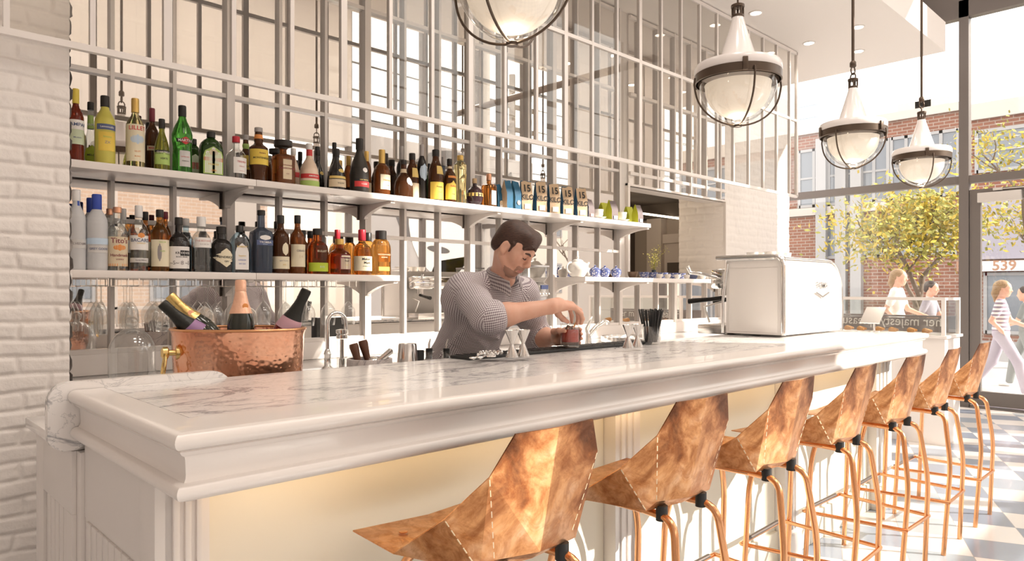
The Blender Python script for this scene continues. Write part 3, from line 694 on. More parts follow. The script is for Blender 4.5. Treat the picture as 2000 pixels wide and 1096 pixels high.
upper = [
 ('bitter_bottle', 'red bitter aperitif bottle with yellow cap, beside the left brick wall', 148, 174, 28, 'f', 'bordeaux', 'g_red', 'c_yellow', (.80, 1), [(.44, .57, 88, W, [T('CAMPARI', .021, .505, 'l_navy')]), (.24, .44, 75, 'l_mint', [T('MILANO', .008, .33, 'l_navy')])]),
 ('melon_liqueur_bottle', 'clear pear-shaped bottle with green leaf label and green neck, left of the yellow liqueur', 177, 200, 28, 'b', 'pear', 'g_clear', 'c_black', (.88, 1), [(.60, .80, 179, 'l_lgreen', [T('GUIN', .013, .66, W)]), (.03, .35, 70, 'l_lime', [T('MELON', .012, .2, K_)], 'oval')]),
 ('lemon_liqueur_bottle', 'frosted bright yellow lemon liqueur bottle with a black cap', 205, 188, 36, 'f', 'slim', 'g_yellow', 'c_black', (.84, 1), [(.50, .58, 62, 'l_navy', [T('Lemoncello', .012, .54, W)]), (.2, .47, 50, 'l_yellow', [T('limone', .012, .4, 'l_lgreen'), T('ZX', .016, .32, 'l_grey')])]),
 ('aperitif_wine_bottle', 'pale gold aperitif bottle with large cream label and gold foil neck', 264, 193, 33, 'f', 'bordeaux', 'g_pale', 'c_gold', (.80, 1), [(.10, .62, 80, 'l_cream', [T('LILLET', .027, .565, R_), T('LILLET', .009, .24, 'l_orange'), T('BLANC', .008, .17, 'l_orange')]), (.34, .48, 45, 'l_lblue', [], 'oval')]),
 ('vermouth_bottle', 'dark vermouth bottle with maroon foil, behind the small green one', 297, 212, 30, 'b', 'bordeaux', 'g_brown', 'c_maroon', (.80, 1), [(.36, .43, 60, 'l_tan', [T('MARTINI', .012, .395, R_)])]),
 ('herbal_liqueur_bottle', 'small yellow-green herbal liqueur bottle with green label and dark cap', 316, 233, 28, 'f', 'slope', 'g_ygreen', 'c_black', (.82, 1), [(.13, .40, 75, 'l_lgreen', [T('VERTE', .012, .24, K_)]), (.32, .40, 76, K_, [T('CHARTREUSE', .0105, .36, W)])]),
 ('dry_vermouth_bottle', 'tall bright green vermouth bottle with red emblem and black cap', 356, 207, 38, 'f', 'martini', 'g_green', 'c_black', (.84, 1), [(.42, .53, 42, R_, [], 'diamond'), (.45, .50, 52, K_, [T('MARTINI', .017, .475, W)]), (.10, .33, 34, 'l_silver', [T('EXTRA DRY', .007, .24, R_), T('VERMOUTH', .006, .18, K_)])]),
 ('digestif_bottle', 'dark green digestif bottle mostly hidden behind the tall green one', 379, 272, 30, 'b', 'flat', 'g_dgreen', 'c_black', (.86, 1), [(.08, .62, 55, 'l_mint', [], 'arch'), (.26, .42, 50, R_)]),
 ('stag_digestif_bottle', 'square-shouldered dark digestif bottle with arched white label and red band', 412, 258, 42, 'f', 'flat', 'g_dgreen', 'c_black', (.87, 1), [(.06, .66, 46, 'l_lgreen', [], 'arch'), (.08, .64, 40, W, [T('KRAUTER', .011, .27, 'l_gold'), T('LIKOR', .010, .14, 'l_orange')], 'arch'), (.34, .42, 44, R_), (.45, .60, 22, 'l_tan', [], 'oval')]),
 ('tequila_bottle', 'clear round-shouldered bottle with red cap and white slanted label', 461, 267, 38, 'f', 'squat', 'g_clear', 'c_red', (.86, 1), [(.14, .50, 48, W, [T('TEQUILA', .012, .40, R_), T('blanco', .011, .30, 'l_pinkish'), T('____', .014, .22, R_)], 'band', 12)]),
 ('amaro_bottle', 'green-necked amaro bottle standing behind its larger twin', 480, 264, 30, 'b', 'waist', 'g_brown', 'c_grey', (.90, 1), [(.30, .58, 80, 'l_yellow', [T('MONTE', .012, .36, K_)]), (.72, .82, 179, 'l_lgreen')]),
 ('amaro_bottle', 'front amaro bottle with waisted foot and yellow label', 505, 250, 36, 'f', 'waist', 'g_brown', 'c_grey', (.92, 1), [(.31, .59, 85, 'l_yellow', [T('Amaro', .012, .52, 'l_maroon'), T('MONTENEGRO', .0135, .43, K_)]), (.79, .87, 179, 'l_orange')]),
 ('almond_liqueur_bottle', 'square amber almond liqueur bottle seen half behind another', 538, 292, 40, 'b', 'square', 'g_damber', 'c_black', (.84, 1), []),
 ('almond_liqueur_bottle', 'square amber almond liqueur bottle with wide flat black cap and cream label', 553, 276, 46, 'f', 'square', 'g_damber', 'c_black', (.82, 1), [(.12, .56, 26, 'l_tan', [T('ORIGINALE', .009, .43, 'l_maroon'), T('DISARONNO', .0125, .36, 'l_maroon'), T('1525', .009, .24, 'l_maroon')])]),
 ('cream_liqueur_bottle', 'pale cream liqueur bottle peeking out behind the amber square bottle', 573, 290, 30, 'b', 'slope', 'g_cream', 'c_white', (.84, 1), [(.30, .42, 80, R_)]),
 ('cream_liqueur_bottle', 'pale cream liqueur bottle with red band, green foot and red neck', 604, 281, 38, 'f', 'bell', 'g_cream', 'c_white', (.86, 1), [(.20, .30, 85, R_, [T('AMARULA', .012, .25, W)]), (.03, .15, 88, 'l_lgreen'), (.72, .86, 179, R_)]),
 ('brandy_bottle', 'dark brandy bottle behind the cream liqueur, gold seal at its shoulder', 620, 287, 32, 'b', 'bell', 'g_black', 'c_black', (.80, 1), [(.38, .46, 25, GO, [], 'oval', 20)]),
 ('brandy_bottle', 'rear black brandy bottle whose tip shows above its front twin', 653, 279, 30, 'b', 'bell', 'g_black', 'c_black', (.80, 1), []),
 ('brandy_bottle', 'black brandy bottle with tan label and gold oval seal', 657, 291, 36, 'f', 'bell', 'g_black', 'c_black', (.80, 1), [(.08, .26, 80, 'l_tan', [T('V.S.O.P', .013, .17, K_)]), (.28, .34, 78, 'l_gold'), (.42, .52, 26, GO, [], 'oval', 12)]),
 ('cognac_bottle', 'tall frosted black cognac bottle with red label', 702, 271, 36, 'f', 'slope', 'g_matte', 'c_black', (.80, 1), [(.11, .21, 62, R_, [T('V.S.O.P', .012, .16, W)]), (.21, .26, 66, K_, [T('REMY MARTIN', .0085, .235, GO)]), (.37, .46, 18, W, [], 'oval', 8)]),
 ('cognac_bottle', 'small gold-necked cognac bottle squeezed behind the frosted black one', 716, 296, 22, 'b', 'slim', 'g_damber', 'c_gold', (.78, 1), [(.06, .32, 70, 'l_tan')]),
 ('cognac_bottle', 'round-shouldered amber cognac bottle with cream label and tall gold neck foil', 746, 293, 32, 'f', 'squat', 'g_damber', 'c_gold', (.70, 1), [(.13, .45, 55, 'l_cream', [T('Hennessy', .0155, .33, 'l_orange'), T('COGNAC', .008, .22, K_)], 'band', 12)]),
 ('port_bottle', 'dark bottle with a grey capsule just behind the bell-shaped brown one', 784, 286, 24, 'b', 'bordeaux', 'g_black', 'c_grey', (.76, 1), []),
 ('orange_liqueur_bottle', 'broad bell-shaped brown orange liqueur bottle with a white round seal', 788, 313, 38, 'f', 'bell', 'g_brown', 'c_black', (.88, 1), [(.32, .55, 34, W, [], 'oval', 22), (.66, .76, 179, 'l_tan')]),
 ('hazelnut_liqueur_bottle', 'rear hazelnut liqueur bottle with gold labels, left of the grey capsule', 805, 300, 26, 'm', 'monk', 'g_brown', 'c_black', (.86, 1), [(.05, .36, 80, 'l_tan'), (.48, .68, 34, GO)]),
 ('liqueur_bottle', 'slim dark bottle with grey capsule and pale blue teardrop label', 824, 283, 19, 'm', 'slim', 'g_black', 'c_grey', (.80, 1), [(.36, .66, 62, 'l_lblue', [], 'oval')]),
 ('green_liqueur_bottle', 'small dark green bottle left of the monk-shaped hazelnut bottle', 838, 320, 18, 'b', 'bordeaux', 'g_dgreen', 'c_black', (.80, 1), []),
 ('hazelnut_liqueur_bottle', 'monk-shaped brown hazelnut liqueur bottle with a large yellow label', 851, 293, 30, 'f', 'monk', 'g_brown', 'c_black', (.87, 1), [(.04, .37, 80, 'l_yellow', [T('Frangelico', .0125, .28, K_), T('LIQUEUR', .008, .18, 'l_maroon')]), (.52, .68, 36, GO, [], 'band', 8)]),
 ('rum_flask', 'dim clear flask partly hidden behind the hazelnut bottle', 866, 307, 26, 'b', 'squat', 'g_indigo', 'c_grey', (.82, 1), []),
 ('coffee_liqueur_bottle', 'dark coffee liqueur bottle with a bright yellow arched label', 878, 311, 25, 'f', 'bordeaux', 'g_brown', 'c_black', (.86, 1), [(.08, .50, 76, 'l_yellow', [T('Kahlua', .0155, .38, R_), T('RUM', .01, .2, K_)], 'arch'), (.56, .61, 50, 'l_orange'), (.78, .83, 179, 'l_tan')]),
 ('elderflower_liqueur_bottle', 'fluted pale yellow elderflower bottle with a flared top', 899, 304, 24, 'f', 'fluted', 'g_pale', 'c_gold', (.90, 1), [(.12, .62, 20, 'l_gold', [], 'band', 40)]),
 ('raspberry_liqueur_bottle', 'round orb-shaped dark raspberry liqueur bottle with gold belt', 927, 349, 34, 'f', 'round', 'g_purple', 'c_cork', (.82, 1), [(.34, .46, 180, 'l_gold', [T('CHAMBORD', .011, .40, K_)])]),
 ('whisky_decanter', 'boxy amber bottle with copper stopper and white label, beside the first coffee bag', 955, 340, 30, 'f', 'square', 'g_amber', 'c_copper', (.80, 1), [(.08, .5, 26, W, [], 'band', 8)]),
]
lower = [
 ('vodka_bottle', 'tall frosted vodka bottle with blue neck strip against the brick wall', 149, 371, 33, 'f', 'slim', 'g_frost', 'c_white', (.86, 1), [(.80, .97, 18, 'l_blue', [], 'band', 20), (.27, .38, 70, 'l_silver', [T('BELVEDERE', .014, .325, 'l_grey')])]),
 ('vodka_bottle', 'frosted vodka bottle with blue cap, standing behind its twin', 177, 387, 38, 'b', 'slim', 'g_frost', 'c_blue', (.80, 1), []),
 ('vodka_bottle', 'frosted vodka bottle with bright blue cap and a blue mountain band', 189, 380, 38, 'f', 'slim', 'g_frost', 'c_blue', (.80, 1), [(.34, .42, 75, 'l_lblue'), (.23, .32, 60, 'l_silver', [T('GREY GOOSE', .013, .28, 'l_navy')])]),
 ('craft_vodka_bottle', 'clear bottle with copper cap partly behind the tan-labelled one', 214, 408, 34, 'b', 'bordeaux', 'g_clear', 'c_copper', (.90, 1), []),
 ('craft_vodka_bottle', 'clear vodka bottle with tan label, red oval and copper cap', 229, 405, 36, 'f', 'bordeaux', 'g_clear', 'c_copper', (.91, 1), [(.07, .53, 84, 'l_tan', [T("Tito's", .032, .465, 'l_maroon'), T('Handmade', .018, .24, 'l_maroon'), T('VODKA', .009, .175, 'l_maroon')]), (.31, .41, 36, 'l_orange', [], 'oval'), (.07, .11, 85, 'l_orange')]),
 ('white_rum_bottle', 'clear white rum bottle with white cap, mostly hidden between labels', 241, 408, 30, 'b', 'bordeaux', 'g_clear', 'c_white', (.82, 1), [(.3, .5, 80, W)]),
 ('white_rum_bottle', 'clear white rum bottle with white label, red round emblem and tall white cap', 271, 402, 33, 'f', 'bordeaux', 'g_clear', 'c_white', (.82, 1), [(.32, .54, 84, W, [T('BACARDI', .022, .465, 'l_navy'), T('SUPERIOR', .008, .42, 'l_gold')]), (.50, .58, 22, 'l_orange', [], 'oval'), (.13, .20, 80, 'l_silver', [T('carta blanca', .010, .165, 'l_grey')])]),
 ('dark_rum_bottle', 'amber rum bottle with black cap peeking out behind the white rum', 284, 414, 30, 'b', 'bordeaux', 'g_amber', 'c_black', (.86, 1), [(.1, .5, 80, 'l_cream')]),
 ('spiced_rum_bottle', 'amber spiced rum bottle with a cream label showing a dancing figure', 312, 410, 33, 'f', 'bordeaux', 'g_whisky', 'c_black', (.88, 1), [(.08, .51, 80, 'l_cream', [T('SAILOR', .009, .47, 'l_lgreen'), T('rum', .013, .33, 'l_lgreen')]), (.16, .45, 13, 'l_grey', [], 'oval', -18)]),
 ('spiced_rum_bottle', 'amber rum bottle with red seal, hidden behind the figure label', 323, 414, 28, 'b', 'bordeaux', 'g_amber', 'c_maroon', (.88, 1), []),
 ('black_spiced_rum_bottle', 'squat dark rum bottle with white label of ink tentacles', 349, 425, 38, 'f', 'squat', 'g_black', 'c_black', (.86, 1), [(.06, .46, 86, W, [T('KRAKEN', .015, .34, K_), T('BLACK SPICED', .008, .27, K_), T('~S~ 8 ~S~', .026, .16, 'l_grey')]), (.29, .39, 34, K_, [T('KRAKEN', .013, .34, W)], 'band', 24)]),
 ('dry_gin_bottle', 'clear gin bottle with white stopper, behind the embossed gin', 363, 427, 30, 'b', 'apoth', 'g_blue', 'c_white', (.86, 1), []),
 ('dry_gin_bottle', 'clear embossed gin bottle with a white neck label', 393, 424, 34, 'f', 'apoth', 'g_clear', 'c_white', (.82, 1), [(.44, .62, 60, W, [T('THE BOTANIST', .0115, .56, 'l_pinkish'), T('ISLAY DRY GIN', .006, .5, 'l_grey')])]),
 ('black_gin_bottle', 'black apothecary gin bottle with a pale diamond label', 432, 443, 38, 'f', 'apoth', 'g_black', 'c_black', (.84, 1), [(.12, .52, 78, 'l_cream', [T("HENDRICK'S", .0155, .33, K_), T('GIN', .012, .24, K_)], 'diamond', 8)]),
 ('black_gin_bottle', 'rear black apothecary gin bottle, only its cap and shoulder in view', 425, 452, 34, 'b', 'apoth', 'g_black', 'c_black', (.82, 1), []),
 ('blue_gin_bottle', 'flat pale blue gin bottle with an arched white label', 468, 441, 37, 'f', 'flat', 'g_blue', 'c_black', (.86, 1), [(.07, .62, 36, W, [T('BOMBAY', .012, .55, 'l_gold'), T('Sapphire', .010, .36, 'l_gold'), T('LONDON', .008, .27, 'l_blue'), T('DRY GIN', .008, .19, 'l_blue')], 'arch')]),
 ('tall_gin_bottle', 'tall smoky blue gin bottle with a white cloud mark', 510, 411, 36, 'f', 'tallsq', 'g_indigo', 'c_black', (.92, 1), [(.52, .60, 30, W, [], 'oval'), (.44, .52, 44, 'l_navy', [T('TROMBA', .014, .485, W), T('BLANCO', .006, .455, 'l_lblue')])]),
 ('single_malt_bottle', 'dark single malt bottle with pale oval neck label and cream band', 548, 421, 33, 'f', 'bordeaux', 'g_brown', 'c_black', (.86, 1), [(.08, .29, 80, 'l_cream', [T('aged 16 years', .009, .22, 'l_grey'), T('XVI', .011, .15, 'l_gold')]), (.31, .53, 24, 'l_cream', [], 'oval', 10)]),
 ('single_malt_bottle', 'dark whisky bottle just behind the oval-labelled single malt', 540, 433, 28, 'b', 'bordeaux', 'g_damber', 'c_black', (.86, 1), []),
 ('highland_malt_bottle', 'amber highland malt bottle with a tall cream label', 581, 421, 29, 'f', 'bordeaux', 'g_damber', 'c_black', (.86, 1), [(.12, .50, 80, 'l_cream', [T('OBAN', .016, .39, 'l_grey'), T('14', .024, .29, 'l_tan')])]),
 ('rye_whiskey_bottle', 'dark-capped whiskey bottle behind the highland malt', 592, 450, 30, 'b', 'bordeaux', 'g_damber', 'c_black', (.82, 1), [(.1, .45, 70, K_)]),
 ('rye_whiskey_bottle', 'round-shouldered red-amber rye bottle with a bright green band', 620, 447, 38, 'f', 'apoth', 'g_rye', 'c_black', (.86, 1), [(.06, .25, 86, 'l_lime', [T('RYE', .016, .155, 'l_mint')]), (.34, .56, 44, 'g_rye', [T('BULLEIT', .015, .5, 'l_cream')])]),
 ('rye_whiskey_bottle', 'second red-amber rye bottle standing behind the green-banded one', 606, 452, 28, 'b', 'apoth', 'g_rye', 'c_black', (.84, 1), []),
 ('wax_sealed_bourbon_bottle', 'bourbon bottle with dripping red wax top behind the cushion-shaped whisky', 659, 449, 34, 'b', 'squat', 'g_whisky', 'c_red', (.76, 1), []),
 ('canadian_whisky_bottle', 'squat cushion-shaped whisky bottle with an arched cream crest label', 663, 467, 45, 'f', 'squat', 'g_rye', 'c_gold', (.84, 1), [(.14, .62, 36, 'l_maroon', [], 'arch', 8), (.15, .60, 32, 'l_cream', [T('Crown', .013, .46, K_), T('Royal', .013, .38, K_), T('WHISKY', .007, .26, 'l_gold')], 'arch', 8)]),
 ('wax_sealed_bourbon_bottle', 'bourbon bottle with dripping red wax top and cream label', 707, 449, 38, 'f', 'squat', 'g_whisky', 'c_red', (.76, 1), [(.09, .41, 84, 'l_cream', [T("Maker's", .020, .345, K_), T('Mark', .020, .265, K_), T('BOURBON WHISKY', .006, .19, K_)])]),
 ('small_batch_bourbon_bottle', 'bourbon bottle with dark stopper behind the red wax seal', 718, 455, 32, 'b', 'flat', 'g_whisky', 'c_black', (.80, 1), []),
 ('small_batch_bourbon_bottle', 'flat amber bourbon bottle at the right end of the lower shelf', 744, 451, 37, 'f', 'flat', 'g_whisky', 'c_black', (.80, 1), [(.10, .19, 34, 'l_yellow', []), (.30, .50, 40, 'g_whisky', [T('WOODFORD', .0125, .46, 'l_tan'), T('RESERVE', .0105, .40, 'l_tan')])]),
]
for lst, zs, grp in ((upper, US, UB), (lower, LS, LB)):
    for (n, lab, u, vt, wpx, row, prof, gm, cm, cap, labs) in lst:
        base, H, R = on_shelf(u, vt, wpx, row, zs)
        if row == 'b': R *= .82
        dep = .62 if prof == 'flat' else 1.
        if prof == 'square': R *= .80
        kw = {}
        if prof == 'square' and n.startswith('almond'): kw = dict(capr=.95, capprof=[(.5, 0), (.5, .15), (1, .3), (1, 1)])
        if cm == 'c_copper': kw = dict(capr=.42)
        if n == 'fluted': kw = {}
        bottle(n, lab, 'bottle', base, H, R, prof, gm, cm, cap, labs, 0, dep, grp, **kw)
# ================================================================ coffee bags, cups and tea things
M['kraft'] = bump(mat('kraft_paper', (.62, .45, .29), .7), 60, .4, .004); M['bagblue'] = bump(mat('blue_paper', (.02, .12, .22), .6), 50, .4, .004); M['baglime'] = bump(mat('lime_paper', (.48, .50, .03), .5), 50, .4, .004); M['bagdark'] = bump(mat('grey_paper', (.20, .16, .16), .6), 50, .4, .004)
M['porcelain'] = mat('white_porcelain', (.82, .78, .73), .15, coat=.5)
def porc():
    m = mat('blue_pattern_porcelain', (.8, .78, .75), .15, coat=.5); t, n, l, b = nodes(m)
    tc = add(t, 'ShaderNodeTexCoord'); v = add(t, 'ShaderNodeTexVoronoi', i_Scale=75., feature='F1'); l.new(tc.outputs['Object'], v.inputs['Vector'])
    r = ramp(t, v.outputs['Distance'], [(.30, (.74, .73, .74)), (.45, (.10, .13, .32))]); l.new(r.outputs[0], b.inputs['Base Color']); return m
M['bluewhite'] = porc()
def coffee_bag(label, u, vtop, row, wpx, front, side, zs, text=None, sticker='l_lwhite', rz=0., group='coffee bags on the upper shelf', depth=.065, name='coffee_bag'):
    Y = {'f': 3.52, 'm': 3.57, 'b': 3.66}[row]; X, z = at_y(u, Y); H = hgt(vtop, z) - zs; w = wpx * z / FOC / 2 / (.95)
    t = thing(name, label, 'coffee bag', (X, Y, zs), rz, group)
    rng = random.Random(int(u * 7 + vtop)); d = depth / 2
    # soft box: pinched, rolled top
    vs = []; fs = []; rows = 7; ring = [(-1, -1), (-.35, -1.06), (.35, -1.06), (1, -1), (1.06, 0), (1, 1), (-1, 1), (-1.06, 0)]
    for j in range(rows + 1):
        s = j / rows; k = 1 + .05 * math.sin(s * 3.0); dd = d * (1 - .86 * max(0, s - .55) / .45); zz = .0005 + H * s
        for i, (a, c) in enumerate(ring):
            ww = w * k + (rng.random() - .5) * .004
            vs.append((a * ww, c * dd - .25 * d * 0 + (rng.random() - .5) * .003, zz + ((rng.random() - .5) * .012 if j == rows else 0)))
    n = 8
    for j in range(rows):
        for i in range(n): fs.append((j * n + i, j * n + (i + 1) % n, (j + 1) * n + (i + 1) % n, (j + 1) * n + i))
    mi = [0 if (i in (0, 1, 2)) else 1 for j in range(rows) for i in range(n)]
    mb = MB(); mb.addm(vs, fs); mb.mi = mi
    mb.addm([vs[i] for i in range(n)], [tuple(range(n))], 1)
    mb.addm([vs[rows * n + i] for i in range(n)], [tuple(range(n))], 1)
    mb.build('paper_bag', [front, side], t, 35, world=False)
    yf = lambda zz: -d * (1 - .86 * max(0, zz / H - .55) / .45) * 1.07 - .0035
    if text:
        tb = MB()
        for (s, size, zf) in text: put_text(tb, s, size, lambda x, y, zf=zf: (x, yf(zf * H + y), zf * H + y), 0, .02, .85)
        tb.build('lettering', 'l_black', t, 0, world=False, fix=False)
    if sticker:
        MB().box(-w * .55, w * .62, yf(H * .15) - .0012, yf(H * .15), H * .07, H * .24).build('sticker', sticker, t, 0, world=False)
    if side == 'bagblue' and not text:
        MB().lathe([(.016, 0), (.016, .0006)], (0, 0, 0), 16).build('round_emblem', 'l_tan', t, 0, world=False).matrix_local = Matrix.Translation((0, yf(H * .25) - .0006, H * .25)) @ Matrix.Rotation(PI / 2, 4, 'X')
    return t
k15 = [('15', .070, .76), ('KILO', .050, .46)]
coffee_bag('narrow blue coffee bag half behind the white-labelled amber bottle', 972, 361, 'm', 13, 'bagblue', 'bagblue', US)
coffee_bag('blue coffee bag with round emblem, edge on, left of the printed kraft bags', 990, 354, 'f', 15, 'bagblue', 'kraft', US, sticker=None)
coffee_bag('blue coffee bag with round emblem directly beside the first printed kraft bag', 1006, 355, 'f', 15, 'bagblue', 'bagblue', US, sticker=None)
for i, (u, vt) in enumerate(((1024, 355), (1052, 357), (1078, 360), (1104, 366), (1131, 369))):
    coffee_bag('kraft coffee bag printed with big black letters, %s of five from the left' % ords[i], u + 3, vt, 'f', 20, 'kraft', 'bagblue', US, k15, rz=math.radians([-24, -20, -23, -26, -22][i]), depth=.058)
coffee_bag('short grey coffee bag with a pink label, left of the first cup', 1149, 390, 'f', 16, 'bagdark', 'bagdark', US, sticker='l_pinkish')
coffee_bag('lime green coffee bag behind the first cup', 1180, 397, 'b', 20, 'baglime', 'baglime', US, sticker=None)
coffee_bag('grey-fronted lime coffee bag with violet sticker between the two cups', 1195, 393, 'f', 18, 'bagdark', 'baglime', US, sticker='l_lblue')
coffee_bag('lime green coffee bag behind the second cup', 1228, 405, 'b', 18, 'baglime', 'baglime', US, sticker=None)
coffee_bag('grey-fronted lime coffee bag with blue sticker at the shelf end', 1245, 401, 'f', 15, 'bagdark', 'baglime', US, sticker='l_lblue')
def cup_mesh(R, H): return [(R * .55, 0), (R * .60, .004), (R * .86, H * .35), (R, H * .97), (R * 1.0, H), (R * .94, H), (R * .80, H * .4), (R * .5, H * .12)]
def cup(name, label, loc, R, H, saucer=True, m='porcelain', handle=True, group=None, cat='cup'):
    t = thing(name, label, cat, loc, 0, group); z0 = .009 if saucer else .0004
    if saucer: MB().lathe([(R * .6, 0), (R * .7, .0005), (R * 1.42, .012), (R * 1.45, .0145), (R * .6, .009)], (0, 0, .0004), 24).build('saucer', 'porcelain', t, 40, world=False)
    MB().lathe(cup_mesh(R, H), (0, 0, z0), 24).build('bowl', m, t, 50, world=False)
    if handle:
        MB().tube([(R * .9 + R * .45 * math.sin(a), 0, z0 + H * .55 - H * .28 * math.cos(a)) for a in [PI * i / 8 for i in range(9)]], R * .09, 8).build('handle', m, t, 50, world=False)
    return t
for u, lab in ((1167, 'white cup on saucer between grey and lime coffee bags'), (1213, 'white cup on saucer nearer the end of the upper shelf')):
    X, z = at_y(u, 3.51); cup('coffee_cup', lab, (X, 3.51, US), .048, .065, group='cups on the upper shelf')
# tea shelf
X, z = at_y(1128, 3.56); t = thing('teapot', 'pale round teapot at the left end of the tea shelf', 'teapot', (X, 3.56, TS))
MB().lathe([(.045, 0.0004), (.055, .006), (.082, .05), (.085, .075), (.07, .105), (.045, .118), (.043, .121)], (0, 0, 0), 28).build('pot', 'porcelain', t, 50, world=False)
MB().lathe([(.046, .119), (.044, .124), (.03, .134), (.008, .139), (.007, .143), (.013, .150), (.010, .158), (.001, .161)], (0, 0, 0), 24).build('lid', 'porcelain', t, 50, world=False)
MB().tube([(.07, 0, .04), (.105, 0, .065), (.118, 0, .1), (.135, 0, .112)], [.019, .014, .010, .009], 12).build('spout', 'porcelain', t, 50, world=False)
MB().tube([(-.075 - .05 * math.sin(a), 0, .07 - .04 * math.cos(a)) for a in [PI * i / 8 for i in range(9)]], .007, 8).build('handle', 'porcelain', t, 50, world=False)
for i, (u, Y, lab) in enumerate(((1146, 3.66, 'plain white lidded jar behind the teapot'), (1162, 3.55, 'blue-patterned lidded sugar bowl next to the teapot'), (1181, 3.54, 'blue-patterned lidded sugar bowl, middle of the three'), (1203, 3.55, 'blue-patterned lidded sugar bowl at the right of the three'))):
    X, z = at_y(u, Y); t = thing('sugar_bowl', lab, 'bowl', (X, Y, TS), 0, 'lidded bowls on the tea shelf'); m = 'porcelain' if i == 0 else 'bluewhite'
    MB().lathe([(.028, 0.0004), (.03, .006), (.043, .03), (.045, .05), (.041, .058)], (0, 0, 0), 24).build('bowl', m, t, 50, world=False)
    MB().lathe([(.044, .058), (.042, .063), (.02, .078), (.007, .081), (.006, .085), (.011, .091), (.001, .098)], (0, 0, 0), 24).build('lid', m, t, 50, world=False)
us = [1288, 1304, 1323, 1341, 1373, 1389, 1402]
lab = ['first from the left', 'second from the left', 'third from the left', 'fourth from the left', 'fifth from the left', 'sixth from the left', 'half behind the espresso machine']
for u, lb in zip(us, lab):
    X, z = at_y(u, 3.52); cup('espresso_cup', 'small white espresso cup on the front edge of the shelf, ' + lb, (X, 3.52, TS), .030, .038, False, 'porcelain', False, 'espresso cups in front of the opening')
us = [1236, 1258, 1275, 1295, 1315, 1330, 1354, 1384]
lab = ['brown glass-look bowl at the left edge of the opening', 'blue-patterned bowl left of the sprig', 'blue-patterned bowl under the sprig', 'blue-patterned bowl behind the first espresso cup', 'blue-patterned bowl behind the second espresso cup', 'blue-patterned bowl behind the third espresso cup', 'dark blue bowl in the gap between espresso cups', 'white bowl behind the sixth espresso cup']
M['brownglaze'] = mat('brown_glaze', (.12, .07, .04), .2); M['blueglaze'] = mat('dark_blue_glaze', (.12, .14, .24), .2)
for i, (u, lb) in enumerate(zip(us, lab)):
    X, z = at_y(u, 3.655); cup('tea_bowl', lb, (X, 3.655, TS), .046, .056, False, ['brownglaze', 'bluewhite', 'bluewhite', 'bluewhite', 'bluewhite', 'bluewhite', 'blueglaze', 'porcelain'][i], False, 'tea bowls along the opening', 'bowl')
# leafy sprig in a small vase in the pass-through
def sprig(label, u, Y, zb, H, seed, name='leafy_sprig'):
    X, z = at_y(u, Y); rng = random.Random(seed); t = thing(name, label, 'plant', (X, Y, zb))
    MB().lathe([(.03, .0005), (.034, .01), (.034, .05), (.02, .085), (.022, .10)], (0, 0, 0), 18).build('vase', 'g_indigo', t, 50, world=False)
    st = MB(); lf = MB()
    for k in range(7):
        a = rng.uniform(-1.0, 1.0); b = rng.uniform(-.5, .5); L = H * rng.uniform(.6, 1.)
        pts = [Vector((0, 0, .06))]
        for s in range(1, 7): q = s / 6; pts.append(Vector((a * .16 * q ** 1.5 * L / .3, b * .12 * q, .06 + L * q * (1 - .12 * abs(a) * q))))
        st.tube(pts, [.0025 * (1 - .1 * i) for i in range(7)], 6)
        for s in range(2, 7):
            for e in range(9):
                c = pts[s] + Vector((rng.gauss(0, .018), rng.gauss(0, .018), rng.gauss(0, .016))); dx = Vector((rng.uniform(-1, 1), rng.uniform(-1, 1), rng.uniform(-.5, 1))).normalized(); dy = dx.orthogonal().normalized()
                l = rng.uniform(.010, .018); wv = .004
                lf.addm([c, c + dx * l * .5 + dy * wv, c + dx * l, c + dx * l * .5 - dy * wv], [(0, 1, 2, 3)])
    st.build('twig', 'leafg', t, 40, world=False); lf.build('leaves', M['sprigleaf'], t, 0, world=False)
M['sprigleaf'] = mat('sprig_leaf', (.55, .50, .12), .6)
struct('sill_opening', MB().box(OX0, OX1, YB, YB + .2, OZ0 - .02, OZ0 + .002), 'white')
sprig('yellow-green leafy sprig in a small vase in the pass-through opening', 1277, 3.90, OZ0 + .003, .30, 4)

# ================================================================ stemware under the lower shelf
def wine_glass(label, loc, kind, group):
    t = thing('hanging_wine_glass', label, 'glass', loc, 0, group)   # hangs foot up: origin at the foot
    if kind == 'flute': pr = [(.004, -.075), (.012, -.085), (.026, -.115), (.030, -.155), (.027, -.215), (.026, -.222)]; fr = .028; st = -.075
    else: pr = [(.004, -.085), (.014, -.094), (.036, -.125), (.042, -.155), (.036, -.205), (.034, -.215)]; fr = .034; st = -.085
    MB().lathe(pr, (0, 0, 0), 20, cap=False).build('bowl', 'clear2', t, 60, world=False)
    MB().lathe([(.0035, st - .004), (.0032, -.01), (.006, -.004)], (0, 0, 0), 10).build('stem', 'clear2', t, 60, world=False)
    MB().lathe([(.006, -.006), (fr, -.001), (fr, .001), (.004, .001)], (0, 0, 0), 20).build('foot', 'clear2', t, 60, world=False)
    return t
RK = 1.374
rk = thing('glass_rack', 'slim rail rack holding stemware under the lower shelf', 'rack', (1.5, 3.6, LS - .035))
for k in range(11):
    for s in (-1, 1):
        x = .80 + k * .125 + .0685 + s * .022
        MB().box(x - .002, x + .002, 3.47, 3.74, RK - .0065, RK - .0025).box(x - .002, x + .002, 3.47, 3.474, RK - .004, LS - .034).box(x - .002, x + .002, 3.736, 3.74, RK - .004, LS - .034).build('rail', 'chrome', rk)
